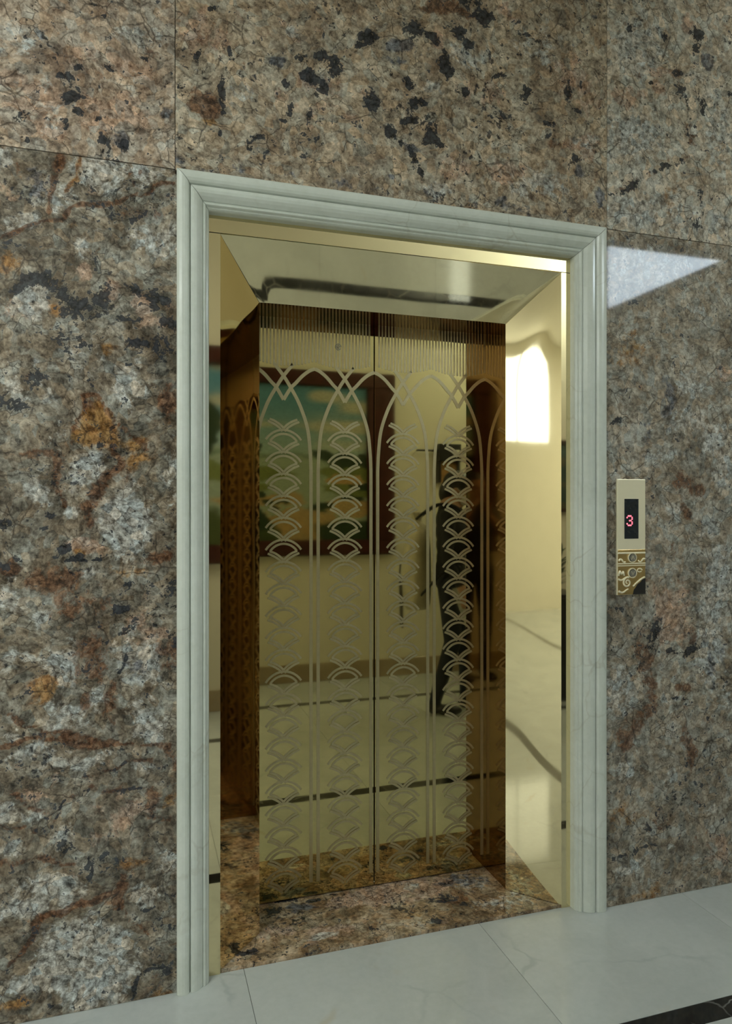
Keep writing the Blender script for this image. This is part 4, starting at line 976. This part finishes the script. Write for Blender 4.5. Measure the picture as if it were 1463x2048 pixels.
def person(name, label, loc, rotz, J, head_rot, cloth, hands, hair_long):
    """one remeshed body in local coordinates: +y is forward, z up"""
    bm = bmesh.new()
    def limb(pts, radii, seg=14):
        for i in range(len(pts)-1):
            bm_cone(bm, pts[i], pts[i+1], radii[i], radii[i+1], seg)
        for p, r in zip(pts, radii):
            bm_ball(bm, p, r, 12)
    # trunk
    for z, rx, ry, y in ((0.92, .160, .112, 0), (0.98, .155, .108, 0), (1.06, .148, .105, .005), (1.15, .16, .11, .008), (1.24, .175, .115, .008), (1.32, .17, .105, 0), (1.37, .13, .085, -.005)):
        bm_ball(bm, (0, y, z), (rx*.99, ry*.99, .125), 20)
    limb([(0, -.01, 1.38), (0, .005, 1.47)], [.058, .052])
    for s in (-1, 1):
        k = 'R' if s > 0 else 'L'
        hip, knee, ank = J['hip'+k], J['knee'+k], J['ankle'+k]
        limb([hip, knee, ank], [.088, .058, .042])
        ax, ay, az = ank
        bm_ball(bm, (ax, ay-.005, .045), (.042, .055, .045), 12)
        bm_ball(bm, (ax+s*.008, ay+.085, .036), (.046, .105, .036), 12)
        sh, el, wr = J['shoulder'+k], J['elbow'+k], J['wrist'+k]
        bm_ball(bm, sh, (.062, .060, .062), 12)
        limb([sh, el, wr], [.053, .042, .029])
        H = hands[k]
        w = Vector(wr); d = Vector(H['dir']).normalized(); n = Vector(H['palm']).normalized()
        side = d.cross(n).normalized()*H.get('flip', 1)
        pc = w+d*0.05
        rot = Matrix((side, n, d)).transposed().to_4x4()
        bm_ball(bm, pc, (.040, .016, .052), 12, rot)
        for i, (off, ln) in enumerate(((-.030, .066), (-.010, .076), (.010, .071), (.029, .056))):
            b = pc+d*0.038+side*off
            c1 = b+(d*math.cos(H['curl'])+n*math.sin(H['curl']))*ln*.5
            c2 = c1+(d*math.cos(H['curl']*2.1)+n*math.sin(H['curl']*2.1))*ln*.5
            limb([b, c1, c2], [.0105, .0095, .008], 8)
        tb = pc-side*.036-d*.012
        t1 = tb-side*.022+d*.024+n*.012
        t2 = t1+d*.028+n*.014
        limb([tb, t1, t2], [.013, .011, .009], 8)
    # head
    hc = Vector(J['head'])
    HR = head_rot.to_4x4()
    def hp(x, y, z):
        return hc+head_rot @ Vector((x, y, z))
    bm_ball(bm, hp(0, -.008, .022), (.076, .095, .092), 20, HR)
    bm_ball(bm, hp(0, .018, -.045), (.058, .070, .070), 16, HR)
    bm_ball(bm, hp(0, .055, -.092), (.026, .024, .020), 10, HR)
    bm_ball(bm, hp(0, .092, -.022), (.013, .020, .022), 10, HR)
    bm_ball(bm, hp(0, .083, .004), (.010, .014, .028), 10, HR)
    for s in (-1, 1):
        bm_ball(bm, hp(s*.074, -.008, -.018), (.011, .020, .030), 10, HR)
        bm_ball(bm, hp(s*.030, .068, .020), (.026, .018, .010), 10, HR)
    me = bpy.data.meshes.new(name)
    bm.to_mesh(me); bm.free()
    tmp = bpy.data.objects.new(name, me)
    COL.objects.link(tmp)
    md = tmp.modifiers.new('r', 'REMESH'); md.mode = 'VOXEL'; md.voxel_size = 0.0065
    sd = tmp.modifiers.new('s', 'SMOOTH'); sd.iterations = 8; sd.factor = 0.5
    dg_ = bpy.context.evaluated_depsgraph_get()
    me2 = bpy.data.meshes.new_from_object(tmp.evaluated_get(dg_))
    bpy.data.objects.remove(tmp)
    me2.name = name
    me2.materials.clear()
    o = link(name, me2, [M_SKIN, cloth[0], cloth[1], M_SHOE])
    n = len(me2.polygons)
    cen = np.zeros(n*3, dtype=np.float32); me2.polygons.foreach_get('center', cen)
    cen = cen.reshape(-1, 3)
    idx = np.zeros(n, dtype=np.int32)
    idx[cen[:, 2] < 1.425] = 1
    idx[cen[:, 2] < 0.93] = 2
    for k in 'LR':
        sh, el, wr = (np.array(J[q+k]) for q in ('shoulder', 'elbow', 'wrist'))
        def seg(a, b):
            d = b-a
            t = np.clip(((cen-a) @ d)/(d @ d), 0, 1)
            return np.linalg.norm(cen-a-t[:, None]*d, axis=1), t
        hd = np.array(hands[k]['dir'], dtype=float); hd /= np.linalg.norm(hd)
        pn = np.array(hands[k]['palm'], dtype=float); pn /= np.linalg.norm(pn)
        df, tf = seg(el, wr)
        dh, th_ = seg(wr+hd*.01, wr+hd*.10)
        dh2, _ = seg(wr+hd*.08+pn*.02, wr+hd*.13+pn*.04)
        sl = hands[k].get('sleeve', 0.95)
        idx[(df < 0.050) & (tf > 0.02)] = 1
        idx[(df < 0.050) & (tf > sl)] = 0
        idx[(dh < 0.052) | (dh2 < 0.042)] = 0
    head_d = np.linalg.norm(cen-np.array(hc), axis=1)
    idx[(head_d < 0.155) & (cen[:, 2] > 1.41)] = 0
    idx[cen[:, 2] < 0.075] = 3
    me2.polygons.foreach_set('material_index', idx)
    me2.polygons.foreach_set('use_smooth', [True]*n)
    o.location = loc
    o.rotation_euler = (0, 0, rotz)
    tag(o, label, 'person')
    # eyes, brows, lips, hair as children
    for s in (-1, 1):
        b = bmesh.new(); bm_ball(b, hp(s*.030, .073, .004), (.012, .008, .007), 10, HR)
        from_bm('eye', b, M_EYE, o, True)
    b = bmesh.new(); bm_ball(b, hp(0, .084, -.058), (.022, .010, .007), 10, HR)
    from_bm('lips', b, M_LIP, o, True)
    b = bmesh.new()
    bm_ball(b, hp(0, -.018, .034), (.086, .100, .090), 24, HR)
    if hair_long:
        bm_ball(b, hp(0, -.062, -.03), (.072, .060, .090), 16, HR)
    inv = head_rot.transposed()
    kill = []
    for f_ in b.faces:
        q = inv @ (f_.calc_center_median()-hc)
        if q.y > 0.045 and q.z < 0.062 or (q.z < -0.02 and q.y > 0.0) or q.z < -.12:
            kill.append(f_)
    bmesh.ops.delete(b, geom=kill, context='FACES')
    from_bm('hair', b, M_HAIR, o, True)
    return o, hp, HR
Rx = lambda a: Matrix.Rotation(a, 3, 'X')
Rz = lambda a: Matrix.Rotation(a, 3, 'Z')
stand = dict(hipL=(-.085, 0, .90), hipR=(.085, 0, .90), kneeL=(-.095, .02, .49), kneeR=(.095, .03, .49), ankleL=(-.10, -.02, .085), ankleR=(.10, .0, .085),
             shoulderL=(-.175, -.005, 1.345), shoulderR=(.175, -.005, 1.345), head=(0, .03, 1.565))

# visitor reading-matter in hand, seen in the doors, turned towards the clerestory wall
J1 = dict(stand, head=(0, .05, 1.535), elbowL=(-.245, -.01, 1.07), wristL=(-.275, .10, .86), elbowR=(.215, .03, 1.08), wristR=(.10, .24, 1.17),
          kneeR=(.095, .10, .49), ankleR=(.10, .10, .085), ankleL=(-.10, -.10, .085))
visitor_loc = (2.07, -1.70, 0)
visitor_rot = math.radians(-62)
visitor, vhp, vHR = person('person', 'person in black with a cream bag on the back and a white face mask', visitor_loc, visitor_rot, J1,
    Rx(-0.35), [M_CLOTH_BLACK, M_CLOTH_NAVY],
    dict(L=dict(dir=(0, .25, -1), palm=(1, 0, 0), curl=0.75, flip=1), R=dict(dir=(-.6, .6, .3), palm=(0, .2, -1), curl=0.5)), True)
def tube(b, pts, rad, n=6, seg=8):
    P = [pts[0]]+list(pts)+[pts[-1]]
    out = []
    for i in range(1, len(P)-2):
        p0, p1, p2, p3 = (Vector(q) for q in P[i-1:i+3])
        for k in range(n):
            t = k/n
            out.append(0.5*((2*p1)+(p2-p0)*t+(2*p0-5*p1+4*p2-p3)*t*t+(3*p1-p0-3*p2+p3)*t**3))
    out.append(Vector(pts[-1]))
    for p, q in zip(out, out[1:]):
        bm_cone(b, p, q, rad, rad, seg)
b = bmesh.new()
bm_ball(b, vhp(0, .060, -.054), (.054, .040, .043), 24, vHR)
mask = from_bm('face_mask', b, M_WHITE, visitor, True)
for s in (-1, 1):
    b = bmesh.new()
    tube(b, [vhp(s*.046, .070, -.032), vhp(s*.068, .035, -.014), vhp(s*.082, -.004, .004)], .0022, 4, 6)
    from_bm('ear_loop', b, M_WHITE, mask)
    b = bmesh.new()
    tube(b, [vhp(s*.044, .066, -.078), vhp(s*.066, .030, -.062), vhp(s*.080, -.012, -.040)], .0022, 4, 6)
    from_bm('ear_loop', b, M_WHITE, mask)
vm = Matrix.Translation(visitor_loc) @ Matrix.Rotation(visitor_rot, 4, 'Z')

bag = empty('backpack', visitor_loc); bag.rotation_euler = (0, 0, visitor_rot)
tag(bag, 'long cream drawstring bag hanging on the back of the person in black', 'bag')
V, F = [], []
prof = ((.700, .0), (.704, .80), (.735, .98), (.80, 1.03), (.95, 1.04), (1.10, 1.0), (1.20, .90), (1.27, .66), (1.305, .36), (1.325, .30), (1.345, .36), (1.375, .50), (1.378, .44), (1.33, .18))
NS = 30
for k, (z, q) in enumerate(prof):
    for i in range(NS):
        a = math.tau*i/NS
        rip = 1+(0.10 if z > 1.25 else 0.015)*math.sin(a*9+z*5)
        V.append((.150*q*rip*math.cos(a), -.232+.095*q*rip*math.sin(a), z))
for k in range(len(prof)-1):
    for i in range(NS):
        F.append((k*NS+i, k*NS+(i+1) % NS, (k+1)*NS+(i+1) % NS, (k+1)*NS+i))
pydata('bag_body', V, F, M_CLOTH_CREAM, bag, True)
for s in (-1, 1):
    b = bmesh.new()
    tube(b, [(s*.06, -.235, 1.325), (s*.095, -.14, 1.40), (s*.115, -.05, 1.432), (s*.120, .06, 1.40), (s*.125, .128, 1.27), (s*.165, .09, 1.10), (s*.172, -.05, .96), (s*.13, -.20, .80)], .009)
    from_bm('strap', b, M_CLOTH_BLACK, bag)
for i, (xo, yo) in enumerate(((-.04, -.345), (-.10, -.325))):
    b = bmesh.new()
    tube(b, [(xo, yo, 1.02-.10*i), (xo-.006, yo-.006, .92), (xo+.004, yo-.002, .78), (xo-.012, yo+.004, .58)], .006)
    from_bm('cord', b, M_CLOTH_BLACK, bag)

news = empty('folded_newspaper', tuple(vm @ Vector((-.247, .125, .745))))
news.rotation_euler = (0.35, 0.10, visitor_rot)
tag(news, 'folded grey newspaper held in the hand of the person in black', 'newspaper')
M_NEWS = plain('newsprint', (0.42, 0.43, 0.40), 0.8, var=0.35, scale=60)
for i in range(4):
    box('sheet', -.008+i*.004, -.0045+i*.004, -.045-.002*i, .045+.002*i, -.17, .15, M_NEWS, news, 0.001)

# the photographer, whose image the doors send back from their corner
J2 = dict(stand, head=(.0, .02, 1.575), elbowL=(-.21, .17, 1.17), wristL=(-.015, .235, 1.345), elbowR=(.23, .16, 1.16), wristR=(.175, .235, 1.335))
photo_loc = (-0.085, -2.50, 0)
photographer, php, pHR = person('person', 'person in dark clothes holding a phone up in front of the opposite wall', photo_loc, 0.0, J2, Rx(-0.12), [M_CLOTH_NAVY, M_CLOTH_BLACK],
    dict(L=dict(dir=(.35, .25, 1), palm=(.9, .1, -.3), curl=0.35, sleeve=0.1), R=dict(dir=(-.35, .25, 1), palm=(-.9, .1, -.3), curl=0.35, flip=-1, sleeve=0.1)), False)
phone = empty('phone', (0.0, -2.225, 1.40))
tag(phone, 'black phone held upright in both hands by the person in dark clothes', 'phone')
box('phone_body', -.038, .038, -.005, .004, -.095, .065, M_BLACK, phone, 0.004)
box('phone_screen', -.034, .034, -.0062, -.0048, -.088, .058, M_SCREEN, phone)
bm = bmesh.new()
bm_cone(bm, (0, .0035, .045), (0, .0065, .045), .012, .012, 20)
from_bm('lens', bm, M_SCREEN, phone)
